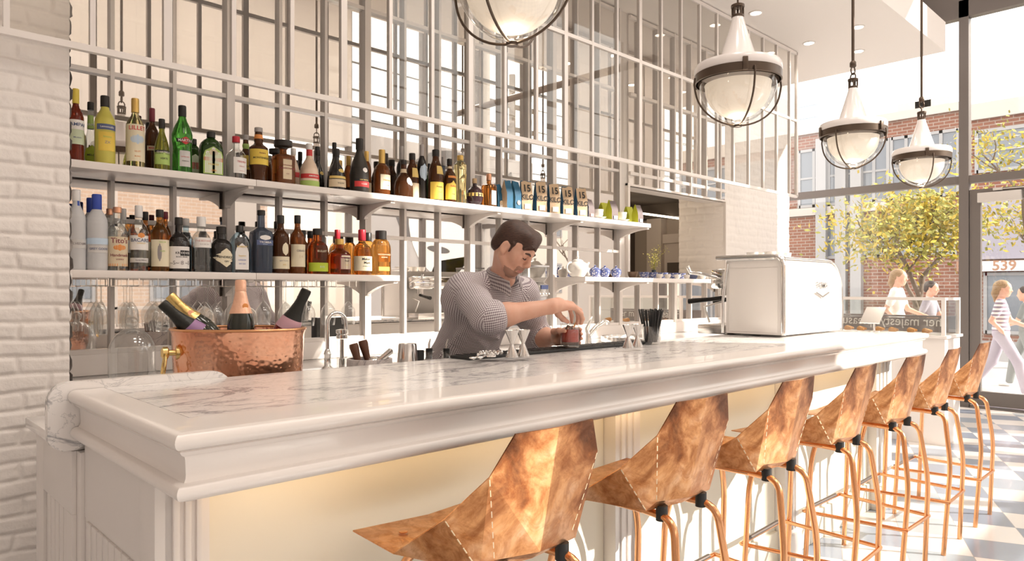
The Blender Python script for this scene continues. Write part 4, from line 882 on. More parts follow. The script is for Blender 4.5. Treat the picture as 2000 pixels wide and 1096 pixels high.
flist = [(0, 3.50), (0, 3.58), (0, 3.66), (1, 3.50), (1, 3.58), (2, 3.50), (2, 3.60), (3, 3.50), (3, 3.60), (4, 3.50), (4, 3.60), (5, 3.50), (5, 3.60), (6, 3.52), (7, 3.52), (8, 3.52), (9, 3.52), (10, 3.52)]
first = {}
rows = ['in front', 'second in line', 'third in line']
cnt = {}
for k, y in flist:
    kind = 'flute' if k < 2 else 'wine'
    q = cnt.get(k, 0); cnt[k] = q + 1
    what = 'slim clear flute' if kind == 'flute' else 'clear wine glass'
    lb = '%s hanging in the %s rack slot from the brick wall, %s' % (what, ['first', 'second', 'third', 'fourth', 'fifth', 'sixth', 'seventh', 'eighth', 'ninth', 'tenth', 'last'][k], rows[q])
    loc = (.80 + k * .125 + .0685, y, RK - .0015)
    if kind not in first: first[kind] = wine_glass(lb, loc, kind, 'stemware hanging under the lower shelf')
    else: dup(first[kind], loc, 0, lb)

# ================================================================ things on the back counter
X, z = at_y(258, 3.32); t = thing('glass_cloche', 'clear glass dome with a round knob in front of the mirror', 'cloche', (X, 3.32, .95))
Hc = hgt(641, z) - .95; Rc = 42 * z / FOC
MB().lathe([(Rc, .0005), (Rc, Hc * .55)] + [(Rc * math.cos(a), Hc * .55 + Hc * .45 * math.sin(a)) for a in [PI / 2 * i / 8 for i in range(1, 8)]] + [(.006, Hc)], (0, 0, 0), 32, cap=False).build('dome', 'clear2', t, 60, world=False)
MB().sphere((0, 0, Hc + .026), .024, 18, 10).lathe([(.010, Hc - .001), (.010, Hc + .008)], (0, 0, 0), 14).build('knob', 'clear2', t, 60, world=False)
MB().tube([(Rc * math.cos(a), Rc * math.sin(a), .004) for a in [2 * PI * i / 32 for i in range(32)]], .0035, 8, closed=True).build('rim', 'clear2', t, 60, world=False)
def gooseneck(label, u, Y, H, name='bar_faucet'):
    X, z = at_y(u, Y); t = thing(name, label, 'tap', (X, Y, .95))
    MB().lathe([(.030, .0005), (.030, .006), (.018, .016), (.017, .07), (.021, .075), (.016, .09), (.011, .10)], (0, 0, 0), 20).build('base', 'chrome', t, 50, world=False)
    r = .052; p = [(0, 0, .09), (0, 0, H - r)] + [(r - r * math.cos(a), -.0, H - r + r * math.sin(a)) for a in [PI * i / 12 for i in range(1, 12)]] + [(2 * r, 0, H - r - .01), (2 * r + .002, 0, H - r - .045)]
    MB().tube(p, .0095, 14).build('spout', 'chrome', t, 60, world=False)
    MB().lathe([(.010, 0), (.015, .004), (.015, .012), (.011, .02)], (2 * r, 0, H - r - .062), 16).build('nozzle', 'chrome', t, 50, world=False)
    return t
gooseneck('chrome gooseneck tap on the back counter beside the copper tub', 640, 3.25, .285)
X, z = at_y(668, 3.2); t = thing('glass_canister', 'tall clear glass cylinder with chrome collar beside the gooseneck tap', 'canister', (X, 3.2, .95)); mb = MB()
MB().lathe([(.027, .0005), (.027, .155)], (0, 0, 0), 20, cap=False).build('body', 'clear2', t, 50, world=False)
MB().lathe([(.029, .155), (.029, .172), (.020, .176), (.031, .182), (.031, .198), (.010, .202)], (0, 0, 0), 20).build('collar', 'chrome', t, 50, world=False)
MB().lathe([(.016, .001), (.016, .05), (.010, .054), (.010, .15)], (0, 0, 0), 14).build('plunger', 'chrome', t, 50, world=False)
# round sink with lever tap at the right
X, z = at_y(1232, 3.30); t = thing('round_sink', 'round steel bar sink with raised rim set on the back counter', 'sink', (X, 3.30, .95))
Rs = .23
MB().lathe([(Rs * .9, .002), (Rs, .004), (Rs, .042), (Rs * .985, .046), (Rs * .95, .042), (Rs * .9, .006), (.02, .004)], (0, 0, 0), 40, cap=False).build('basin', 'steel', t, 50, world=False)
X, z = at_y(1148, 3.42); t = thing('lever_tap', 'chrome lever tap leaning over the round sink', 'tap', (X, 3.42, .95))
MB().lathe([(.030, .0005), (.028, .01), (.024, .055), (.022, .075)], (0, 0, 0), 20).build('base', 'chrome', t, 50, world=False)
MB().tube([(0, 0, .055), (.06, -.03, .125), (.13, -.06, .17), (.150, -.068, .160), (.155, -.07, .142)], [.02, .017, .015, .014, .013], 12).build('spout', 'chrome', t, 60, world=False)
MB().tube([(0, 0, .07), (.0, .01, .11), (.05, .0, .20)], [.02, .018, .007], 10).build('lever', 'chrome', t, 60, world=False)
# coffee grinder at the mirror, right of the barman
X, z = at_y(1042, 3.45); t = thing('coffee_grinder', 'grey coffee grinder with clear square hopper behind the barman', 'grinder', (X, 3.45, .95))
def zz(v): return hgt(v, z) - .95
M['grinder'] = mat('grinder_grey', (.30, .28, .28), .35, .3); M['screen'] = mat('lcd', (.05, .06, .12), .2)
mb = MB().lathe([(.085, .0005, 4), (.085, .02, 4), (.06, .03, 4), (.058, zz(612), 4), (.055, zz(606), 4)], (0, 0, 0), 28); mb.lathe([(.055, zz(607), 3), (.075, zz(600), 3), (.088, zz(575), 3), (.088, zz(558), 3), (.06, zz(552), 3)], (0, 0, 0), 32); mb.build('body', 'grinder', t, 45, world=False)
MB().lathe([(.086, zz(579), 3), (.092, zz(574), 3), (.090, zz(557), 3), (.06, zz(551), 3)], (0, -.004, 0), 32).build('face_plate', 'steel', t, 45, world=False)
MB().box(-.025, .045, -.0985, -.09, zz(565), zz(557)).build('display', 'screen', t, 0, world=False)
for k in range(4): MB().sphere((-.035 + k * .03, -.096 - 0 * k, zz(574)), .007, 10, 8).build('button', 'c_white', t, 40, world=False)
MB().lathe([(.06, zz(552), 6), (.085, zz(540), 6), (.088, zz(522), 6)], (0, 0, 0), 28, cap=False).build('hopper', 'clear', t, 50, world=False)
MB().lathe([(.09, zz(522), 6), (.09, zz(519), 6)], (0, 0, 0), 28).build('hopper_lid', 'grinder', t, 50, world=False)
# dark box behind the barman's arm
X, z = at_y(1004, 3.0)
t = thing('black_crate', 'black box with a white letter, glimpsed under the barman arm', 'box', (2.52, 2.95, 0)); X = 2.62
MB().box(2.50, 2.72, 2.92, 3.0, .0005, 1.155, .006).build('body', 'black', t)
tb = MB(); put_text(tb, 'H', .07, lambda x, y: (2.56 + x, 2.9185, 1.10 + y)); tb.build('lettering', 'c_white', t, 0, fix=False)

# ================================================================ under-bar bench: tub, pot, tins, bitters
zc = .9455
cx, cy_ = 1.032, 2.435
z = cx * FX + cy_ * FY
t = thing('champagne_tub', 'hammered copper champagne tub with brass ring handles', 'ice bucket', (cx, cy_, zc))
Rb = 128 * z / FOC; Hb = hgt(646, z - .13) - zc
A, B = Rb * 1.0, Rb * .72
mb = MB(); pr = [(.70, 0), (.76, .006), (.86, .035), (.925, .075), (.96, .13), (.985, Hb - .02), (1.0, Hb - .006), (1.015, Hb), (.985, Hb + .002), (.962, Hb - .02), (.94, .13), (.9, .075), (.82, .03), (.4, .016)]
mb.lathe([(Rb * a, b) for a, b in pr], (0, 0, 0), 64, sy=.72, cap=False); tub = mb.build('tub', 'hammered', t, 60, world=False)
tub.rotation_euler[2] = -PI / 4 * 1.02
MB().tube([(Rb * 1.0 * math.cos(a), Rb * .72 * math.sin(a), Hb) for a in [2 * PI * i / 64 for i in range(64)]], .005, 8, closed=True).build('rolled_rim', 'tube', t, 60, world=False).rotation_euler[2] = -PI / 4 * 1.02
for sgn in (-1, 1):
    a = -PI / 4 * 1.02 + (PI if sgn < 0 else 0) ; ux, uy = math.cos(a), math.sin(a)
    a2 = a + (.72 if sgn < 0 else 1.05)
    ex = Vector((math.cos(-PI / 4 * 1.02) * Rb * math.cos(a2 + PI / 4 * 1.02) - math.sin(-PI / 4 * 1.02) * Rb * .72 * math.sin(a2 + PI / 4 * 1.02), math.sin(-PI / 4 * 1.02) * Rb * math.cos(a2 + PI / 4 * 1.02) + math.cos(-PI / 4 * 1.02) * Rb * .72 * math.sin(a2 + PI / 4 * 1.02), 0)) * .955
    o = Vector((ex.x, ex.y, 0)).normalized(); zc2 = Hb - .075
    h = MB(); p0 = ex + Vector((0, 0, zc2))
    h.tube([p0 - o * .006, p0 + o * .004, p0 + o * .006], [.024, .024, .017], 20); h.tube([p0, p0 + o * .03], .010, 14); h.tube([p0 + o * .026, p0 + o * .03, p0 + o * .044, p0 + o * .050], [.014, .021, .021, .012], 20)
    hd = h.build('handle_boss', 'brass', t, 45, world=False)
    sdir = Vector((-o.y, o.x, 0)); c = p0 + o * .035 + Vector((0, 0, -.045))
    MB().tube([c + (sdir * .042 * math.sin(q) + Vector((0, 0, .045 * math.cos(q)))) + o * .012 * (1 - math.cos(q)) * .5 for q in [2 * PI * i / 28 for i in range(28)]], .0042, 10, closed=True).build('ring_handle', 'brass', t, 60, world=False)
# ice water level inside
def champagne(label, top, foot, gm, foil, R=.044, H=.32, band=None, emblem=None, neckm=None):
    top = Vector(top); foot = Vector(foot); ax = (top - foot).normalized(); base = top - ax * H
    t = thing('champagne_bottle', label, 'bottle', base, 0, 'bottles in the copper tub')
    rot = Vector((0, 0, 1)).rotation_difference(ax).to_matrix().to_4x4()
    prof = [(R * .8, 0), (R, .008), (R, .15), (R * .97, .17), (R * .80, .20), (R * .55, .232), (R * .42, .26), (R * .34, .29), (R * .335, H - .004)]
    obs = [MB().lathe(prof, (0, 0, 0), 28).build('glass_body', gm, t, 60, world=False)]
    rr = lambda q: np.interp(q, [p[1] for p in prof], [p[0] for p in prof])
    z0 = H - .115
    fp = [(rr(q) + .0014, q) for q in np.linspace(z0, H - .042, 10)] + [(R * .40, H - .040), (R * .43, H - .036), (R * .41, H - .030), (R * .42, H - .008), (R * .37, H), (R * .1, H + .001)]
    obs.append(MB().lathe(fp, (0, 0, 0), 24, cap=False).build('foil', foil, t, 45, world=False))
    if band: obs.append(MB().lathe([(rr(q) + .0016, q) for q in np.linspace(z0 - .035, z0 + .004, 5)], (0, 0, 0), 24, cap=False).build('collar_label', band, t, 45, world=False))
    if emblem:
        ang = -PI / 2 + .1; ce = Vector((math.cos(ang), math.sin(ang), 0)); qz = z0 + .024
        e = MB().lathe([(.0105, 0), (.0105, .0012), (.004, .0016)], (0, 0, 0), 16).build('emblem', emblem, t, 45, world=False)
        e.matrix_local = rot @ Matrix.Translation(ce * (rr(qz) + .0005) + Vector((0, 0, qz))) @ ce.to_track_quat('Z', 'Y').to_matrix().to_4x4()
    for o in obs: o.matrix_local = rot
    return t
M['foilblack'] = bump(mat('black_foil', (.025, .025, .022), .35, .4), 60, .5, .004); M['foilgold'] = bump(mat('gold_foil', (.75, .53, .20), .28, .9), 70, .6, .004); M['foilpink'] = bump(mat('peach_foil', (.88, .52, .36), .35, .5), 60, .5, .004)
M['violet'] = mat('violet_label', (.40, .22, .42), .5); M['g_rose'] = glass('bottle_rose', (.85, .12, .10), .04, .8); M['pinklab'] = mat('pink_label', (.62, .36, .42), .5)
M['g_champ'] = mat('bottle_champagne', (.02, .022, .014), .08, coat=.3)
champagne('champagne bottle with black foil leaning left out of the copper tub', pt(316, 592, 2.37), pt(424, 690, 2.46), 'g_champ', 'foilblack', band='violet')
champagne('champagne bottle with gold foil leaning left behind the black-foiled one', pt(331, 577, 2.48), pt(440, 690, 2.56), 'g_champ', 'foilgold', emblem='c_copper')
champagne('upright champagne bottle with peach foil in the middle of the copper tub', pt(470, 547, 2.42), pt(471, 690, 2.41), 'g_champ', 'foilpink', emblem='l_orange', H=.31)
champagne('pink sparkling wine bottle leaning right in the copper tub', pt(599, 566, 2.47), pt(538, 690, 2.47), 'g_rose', 'foilblack', band='pinklab')
# marble pot with wooden muddlers and steel tool
cx, cy_ = at_y(722, 2.46)[0], 2.46; z = at_y(722, 2.46)[1]; Rp = 44 * z / FOC; Hp = hgt(700, z) - zc
M['marblegrey'] = marble('grey_marble_pot', (.62, .56, .54), (.30, .27, .28), 6., .3)
t = thing('marble_pot', 'grey marble utensil pot behind the bar', 'pot', (cx, cy_, zc))
MB().lathe([(Rp * .97, .0), (Rp, .004), (Rp, Hp - .003), (Rp * .98, Hp), (Rp * .86, Hp), (Rp * .84, .02)], (0, 0, 0), 36, cap=False).build('pot', 'marblegrey', t, 50, world=False)
M['wood'] = mat('dark_walnut', (.13, .055, .03), .4)
def muddler(label, u, v, du, zz_):
    a = pt(u, v, zz_); b = Vector((cx + du, cy_, zc + .022)); ax = (a - b); L = ax.length; ax.normalize()
    mb = MB().tube([b, b + ax * L * .55, b + ax * L * .75, b + ax * (L - .012), a], [.013, .012, .016, .0195, .017], 16)
    t = mb.build('muddler', 'wood', None, 50); tag(t, label, 'muddler', 'muddlers in the marble pot'); return t
muddler('dark wooden muddler leaning left in the marble pot', 690, 672, -.025, z); muddler('dark wooden muddler standing right of the other one', 708, 665, .02, z + .02)
a = pt(766, 683, z - .05); b = pt(744, 702, z - .05)
ic = MB().tube([a, a + (b - a) * .1, b, b + (b - a) * 1.2], [.004, .0125, .0115, .008], 14).build('ice_scoop', 'chrome', None, 50); tag(ic, 'shiny steel scoop handle sticking out of the marble pot', 'scoop')
c_ = pt(728, 700, z + .03); st_ = MB().sphere((c_.x, c_.y, c_.z - .012), .034, 18, 8, sc=(1, 1, .55)).build('cocktail_strainer', 'chrome', None, 50); tag(st_, 'steel cocktail strainer lying in the marble pot', 'strainer')
# shaker tin
X, z = at_y(796, 2.47); Rt = 21 * z / FOC; Ht = hgt(671, z) - zc
t = MB().lathe([(Rt * 1.12, .0), (Rt * 1.13, .004), (Rt * 1.1, .03), (Rt * .85, Ht - .006), (Rt * .80, Ht), (.01, Ht + .001)], (X, 2.47, zc), 36).build('shaker_tin', 'steel', None, 50); tag(t, 'upturned steel cocktail shaker tin beside the marble pot', 'shaker')
X, z = at_y(820, 2.52); t = MB().lathe([(.018, 0), (.019, .003), (.019, hgt(684, z) - zc - .002), (.017, hgt(684, z) - zc)], (X, 2.52, zc), 18).build('dropper_jar', 'black', None, 50); tag(t, 'small black jar between the shaker tin and the bitters', 'jar')
def bitters(label, u, lab):
    Y = 2.36; X, z = at_y(u, Y); R = 19 * z / FOC; H = hgt(686, z) - zc
    t = thing('bitters_bottle', label, 'bottle', (X, Y, zc), 0, 'bitters bottles behind the bar')
    MB().lathe([(R * .9, .0005), (R, .006), (R, H * .5), (R * .93, H * .62), (R * .6, H * .74), (R * .40, H * .80), (R * .38, H * .97), (R * .55, H * .98), (R * .55, H)], (0, 0, 0), 26, cap=False).build('glass_body', 'clear2', t, 60, world=False)
    MB().lathe([(R * .34, H * .80), (R * .34, H * 1.0), (R * .36, H * 1.0), (R * .36, H + .012)], (0, 0, 0), 14).build('stopper', 'black', t, 50, world=False)
    MB().tube([(0, 0, H + .01), (0, 0, H + .03), (.004, -.004, H + .052)], [.005, .0045, .003], 10).build('pourer', 'steel', t, 50, world=False)
    if lab: MB().lathe([(R * 1.01, H * .2), (R * 1.01, H * .45)], (0, 0, 0), 26, cap=False).build('label', 'l_gold', t, 50, world=False)
    return t
bitters('clear bitters bottle with pourer and gilt label beside the shaker tin', 838, True); bitters('clear bitters bottle with pourer next to the bar mat corner', 872, False)

# ================================================================ things on the bar
BT = 1.0837; BM_ = 1.0987
def jigger(label, u, v):
    z = (CZ - BM_) * FOC / (v - 567); p = pt(u, v, z); s = 1.18
    pr = [(.021, 0), (.0215, .002), (.006, .040), (.006, .044), (.023, .084), (.0235, .086), (.021, .083), (.004, .046)]
    t = MB().lathe([(a * s, b * s) for a, b in pr], (p.x, p.y, BM_), 28, cap=False).build('jigger', 'steel', None, 50); tag(t, label, 'jigger', 'steel jiggers on the bar mat')
jigger('double-cone steel jigger just left of its twin below the barman chest', 1000, 698); jigger('double-cone steel jigger between its twin and the red drink', 1022, 696)
jigger('double-cone steel jigger at the far end of the mat, left one of two', 1227, 680); jigger('double-cone steel jigger at the far end of the mat, beside the straws', 1245, 678)
# spoons and strainers lying on the mat
for i, (u, v, du, lab) in enumerate(((925, 703, 30, 'steel bar spoon lying at the left end of the bar mat'), (938, 702, 32, 'steel tongs lying beside the bar spoon on the mat'))):
    z = (CZ - BM_) * FOC / (v - 567); p = pt(u, v, z); q = Vector((p.x + .09, p.y + .045, 0)); z0 = BM_ + .004
    mb = MB().tube([(p.x, p.y, z0 + .002), (p.x + .04, p.y + .02, z0 + .004), (q.x, q.y, z0 + .012)], [.006, .003, .003], 8); mb.sphere((p.x - .004, p.y - .002, z0 + .004), .012, 12, 8, sc=(1.4, .9, .4)); t = mb.build('bar_spoon' if i == 0 else 'ice_tongs', 'chrome', None, 50); tag(t, lab, 'spoon' if i == 0 else 'tongs')
z = (CZ - BM_) * FOC / (698 - 567); p = pt(962, 698, z)
mb = MB(); c = Vector((p.x + .01, p.y + .02, BM_ + .012))
mb.lathe([(.036, 0), (.038, .002), (.038, .004), (.002, .005)], c, 24)
mb.tube([c + Vector((.042 * math.cos(a), .042 * math.sin(a), .004 + .004 * math.sin(a * 16))) for a in [2 * PI * i / 96 for i in range(96)]], .0035, 6, closed=True)
mb.tube([c + Vector((-.035, 0, .003)), c + Vector((-.09, -.03, .004))], .006, 8); mb.tube([c, c + Vector((0, 0, -.012))], .02, 10)
t = mb.build('hawthorne_strainer', 'chrome', None, 50); t.name = 'coil_strainer'; tag(t, 'round coil-edged steel strainer lying on the mat left of the jiggers', 'strainer')
# the red drink
GX, GY = 2.365, 2.075
t = thing('rocks_glass', 'short rocks glass of red cocktail in the barman hands', 'glass', (GX, GY, BM_)); RG = .043; HG = .105
MB().lathe([(RG * .94, .0), (RG * .96, .003), (RG, .02), (RG, HG - .001), (RG * .98, HG), (RG * .94, HG - .001), (RG * .93, .024), (RG * .9, .022)], (0, 0, 0), 40).build('tumbler', 'clear', t, 60, world=False)
M['cocktail'] = mat('red_cocktail', (.72, .05, .015), .05, 0, .5, .2, 1.33)
MB().lathe([(RG * .90, .0235), (RG * .925, .026), (RG * .925, .078), (RG * .90, .0785)], (0, 0, 0), 36).build('drink', 'cocktail', t, 50, world=False)
M['ice'] = mat('ice', (.95, .75, .62), .1, 0, .5, .9, 1.25)
for i, (x, y, zz_, a) in enumerate(((-.012, -.006, .066, .4), (.014, .004, .062, 1.1))):
    o = MB().box(-.014, .014, -.014, .014, -.014, .014, .004).build('ice_cube', 'ice', t, 40, world=False); o.location = (x, y, zz_ + .012); o.rotation_euler = (a, .5, a)
M['peel'] = mat('orange_peel', (.90, .45, .08), .5)
mb = MB(); vs = []; 
for i in range(13):
    s = i / 12; q = s * 2.2; c = Vector((.018 + .012 * math.sin(q), -.012 + .01 * math.cos(q), .075 + .05 * s)); vs += [c + Vector((.008, .004, 0)), c + Vector((-.006, -.006, .006))]
mb.addm(vs, [(2 * i, 2 * i + 1, 2 * i + 3, 2 * i + 2) for i in range(12)]); pl = mb.build('orange_peel', 'peel', None, 60, world=False); pl.location = (GX, GY, BM_); so_ = pl.modifiers.new('t', 'SOLIDIFY'); so_.thickness = .003; tag(pl, 'strip of orange peel twisted over the red drink', 'orange peel')
# straws in a tumbler
z = (CZ - BT) * FOC / (673 - 567); p = pt(1272, 673, z); RS = 17.5 * z / FOC; HS = 36 * z / FOC
t = thing('straw_tumbler', 'clear tumbler holding black straws on the bar', 'glass', (p.x, p.y, BT))
MB().lathe([(RS * .93, .0003), (RS * .95, .004), (RS, .02), (RS, HS), (RS * .95, HS), (RS * .93, .014), (.002, .012)], (0, 0, 0), 36, cap=False).build('tumbler', 'clear2', t, 60, world=False)
rng = random.Random(5); Ls = 68 * z / FOC
proto = None
for k in range(34):
    a = rng.uniform(0, 2 * PI); r0 = RS * .7 * math.sqrt(rng.random()); r1 = RS * (.15 + 1.38 * (r0 / (RS * .7)))
    b = Vector((p.x + r0 * math.cos(a), p.y + r0 * math.sin(a), BT + .0135)); e = Vector((p.x + r1 * math.cos(a), p.y + r1 * math.sin(a), BT + Ls * rng.uniform(.96, 1.03)))
    ax = e - b
    if proto is None:
        proto = MB().tube([(0, 0, 0), (0, 0, 1)], .0032, 8).build('drinking_straw', 'black', None, 50); o = proto
        tag(o, 'black drinking straw standing in the tumbler of straws', 'straw', 'black straws in the tumbler')
    else: o = proto.copy(); COL.objects.link(o)
    o.location = b; o.rotation_mode = 'QUATERNION'; o.rotation_quaternion = Vector((0, 0, 1)).rotation_difference(ax); o.scale = (1, 1, ax.length)

# ================================================================ espresso machine
M['enamel'] = mat('white_enamel', (.84, .80, .765), .18, coat=.5)
EX0, EX1, EY0, EY1 = 3.86, 4.68, 1.80, 2.15; EZ = BT
t = thing('espresso_machine', 'white retro espresso machine with chrome frame on the bar', 'espresso machine', (4.25, 2.0, EZ)); Ze = EZ + .445
def eprof(ins=0.):  # (x,z) outline seen from the front, curved right end
    P = [(EX0 + ins, EZ + .012 + ins), (EX0 + ins, Ze - .008 - ins), (EX0 + .01 + ins, Ze - ins)]
    cxr, czr = EX1 - .20, Ze - .20
    P += [(cxr + (.20 - ins) * math.sin(a), czr + (.20 - ins) * math.cos(a)) for a in [PI / 2 * i / 10 for i in range(11)]]
    P += [(EX1 + .012 - ins, EZ + .16), (EX1 - ins, EZ + .012 + ins)]
    return P
mb = MB().prism(eprof(), 'y', EY0 + .004, EY1); mb.build('housing', 'enamel', t, 30)
mb = MB().prism(eprof(.012), 'y', EY0 - .006, EY0 + .006); mb.build('back_panel', 'enamel', t, 30)
mb = MB().box(EX0 - .004, EX0 + .002, EY0 + .03, EY1 - .02, EZ + .025, Ze - .05, .002); mb.build('side_panel', 'enamel', t)
yy0, yy1 = EY0 - .004, EY1 + .02
pth = [(EX0 - .006, yy0, EZ + .012), (EX0 - .006, yy0, Ze - .05)] + [(EX0 - .006, yy0 + .05 - .05 * math.cos(a), Ze - .05 + .065 * math.sin(a)) for a in [PI / 2 * i / 6 for i in range(1, 7)]] + [(EX0 - .006, yy1 + .04, Ze + .015)]
MB().tube(pth, .0135, 14).build('chrome_rail', 'chrome', t, 60)
MB().tube([(EX0 - .004, yy1 - .0, EZ + .01), (EX0 - .004, yy1, EZ + .2), (EX0 - .004, yy1 - .03, Ze - .02)], .0085, 12).build('chrome_rail', 'chrome', t, 60)
cr = eprof(-.003)[2:]
MB().tube([(x, EY0 - .004, z_) for x, z_ in cr], .007, 10).build('chrome_trim', 'chrome', t, 60)
ce = (EX0 + .50, EY0 - .012, Ze - .15)
tb = MB(); put_text(tb, 'FAEMA', .055, lambda x, y: (ce[0] + x, ce[1], ce[2] + y), 0, .01)
tb.prism([(ce[0] - .10, ce[2] - .045), (ce[0], ce[2] - .075), (ce[0] + .10, ce[2] - .045), (ce[0] + .09, ce[2] - .037), (ce[0], ce[2] - .063), (ce[0] - .09, ce[2] - .037)], 'y', ce[1] - .004, ce[1] + .008); tb.build('badge', 'steel', t, 0, fix=False)
# barista side: group heads, wands and tray, overhanging the work side
MB().box(EX0 + .01, EX1 - .08, EY1, EY1 + .20, EZ + .0, EZ + .055, .006).build('drip_tray', 'steel', t)
MB().box(EX0 + .02, EX1 - .08, EY1, EY1 + .12, Ze - .17, Ze - .05, .02).build('group_cover', 'chrome', t)
for gx in (EX0 + .12, EX0 + .42):
    g = MB().tube([(gx, EY1 + .08, Ze - .14), (gx, EY1 + .08, Ze - .21)], .036, 20).build('group_head', 'chrome', t, 50)
    MB().tube([(gx, EY1 + .08, Ze - .225), (gx - .02, EY1 + .16, Ze - .235), (gx - .05, EY1 + .30, Ze - .25)], [.014, .013, .017], 14).build('portafilter_handle', 'blackgloss', g, 50)
MB().tube([(EX0 + .03, EY1 + .05, Ze - .11), (EX0 + .02, EY1 + .16, Ze - .08), (EX0 + .01, EY1 + .25, Ze - .07), (EX0 + .01, EY1 + .27, Ze + -.03)], .011, 12).build('lever', 'chrome', t, 60)
MB().tube([(EX0 + .05, EY1 + .06, Ze - .25), (EX0 + .04, EY1 + .17, Ze - .28), (EX0 + .03, EY1 + .13, EZ + .07)], .007, 10).build('steam_wand', 'chrome', t, 60)
# cups on top behind the rail
for i in range(6):
    cup('espresso_cup', 'white cup stored on top of the espresso machine, %s from the left end' % ords[i], (EX0 + .09 + (i % 3) * .10, EY0 + .12 + (i // 3) * .11, Ze + .0005), .034, .045, False, 'porcelain', False, 'cups on the espresso machine')
# glass cooler / display case past the end of the bar
DX0, DX1, DY0, DY1 = 6.95, 7.42, 1.80, 3.15
t = thing('display_case', 'white pastry display case with glass front by the window', 'display case', ((DX0 + DX1) / 2, (DY0 + DY1) / 2, 0))
MB().box(DX0, DX1, DY0, DY1, .0, .93, .004).build('cabinet', 'white', t); MB().box(DX0 - .02, DX1 + .02, DY0 - .02, DY1, .93, .955, .003).build('counter_slab', 'white', t)
mb = MB(); zt = 1.285
for x in (DX0 + .012, DX1 - .012):
    for y in (DY0 + .012, DY1 - .012): mb.box(x - .015, x + .015, y - .015, y + .015, .955, zt)
mb.box(DX0, DX1, DY0, DY0 + .024, zt - .024, zt).box(DX0, DX1, DY1 - .024, DY1, zt - .024, zt).box(DX0, DX0 + .024, DY0, DY1, zt - .024, zt).box(DX1 - .024, DX1, DY0, DY1, zt - .024, zt); mb.build('frame', 'white', t)
mb = MB().box(DX0 + .010, DX0 + .014, DY0 + .02, DY1 - .02, .955, zt - .02).box(DX1 - .014, DX1 - .010, DY0 + .02, DY1 - .02, .955, zt - .02).box(DX0 + .02, DX1 - .02, DY0 + .01, DY0 + .014, .955, zt - .02); mb.build('glazing', 'pane', t)
MB().box(DX0 + .03, DX1 - .03, DY0 + .03, DY1 - .03, 1.10, 1.106).build('glass_shelf', 'clear', t)
MB().box(DX1 - .06, DX1 - .03, DY0 + .02, DY1, .96, 1.115).build('dark_backing', 'l_grey', t)
tb = MB(); put_text(tb, "her majestys pleasure", .125, lambda x, y: (DX1 - .066, 2.42 - x, 1.055 + y), 0, .004, .9)
for q in range(len(tb.v)): tb.v[q] = (tb.v[q][0], 2 * 2.42 - tb.v[q][1], tb.v[q][2])
for q in range(len(tb.v)): tb.v[q] = (tb.v[q][0], tb.v[q][1], tb.v[q][2])
tb.build('lettering', 'c_white', t, 0, fix=False)
M['pastry'] = bump(mat('pastry', (.62, .30, .10), .6), 60, .6, .01)
for i in range(9):
    y = DY0 + .15 + i * .14; xx = DX0 + .16 + (i % 2) * .06
    pth = [Vector((xx + .035 * math.cos(a), y + .05 * math.sin(a), .985)) for a in [PI * k / 10 for k in range(11)]]
    o = MB().tube(pth, [.008, .014, .019, .023, .026, .027, .026, .023, .019, .014, .008], 10).build('croissant', 'pastry', None, 60)
    for vtx in o.data.vertices: vtx.co.z -= 0
    tag(o, 'golden croissant in the display case, %s from the door end' % ['first', 'second', 'third', 'fourth', 'fifth', 'sixth', 'seventh', 'eighth', 'ninth'][i], 'pastry', 'pastries in the display case')
    o.location.z = -.0025
# angled card terminal on the case top
a = pt(1712, 615, 6.6); t = thing('price_stand', 'small tilted clear stand with a round steel base on the far bar end', 'stand', (4.83, 1.65, BT))
MB().lathe([(.035, .0003), (.035, .006), (.006, .008), (.006, .10)], (0, 0, 0), 20).build('pole', 'steel', t, 50, world=False)
MB().tube([(0, -.004, .10), (0, .004, .10)], .022, 20).build('hinge', 'steel', t, 50, world=False)
o = MB().box(-.11, .05, -.06, .06, -.004, .004, .002).build('tilted_plate', 'steel', t, 0, world=False); o.location = (.0, 0, .125); o.rotation_euler = (0, math.radians(-38), 0)

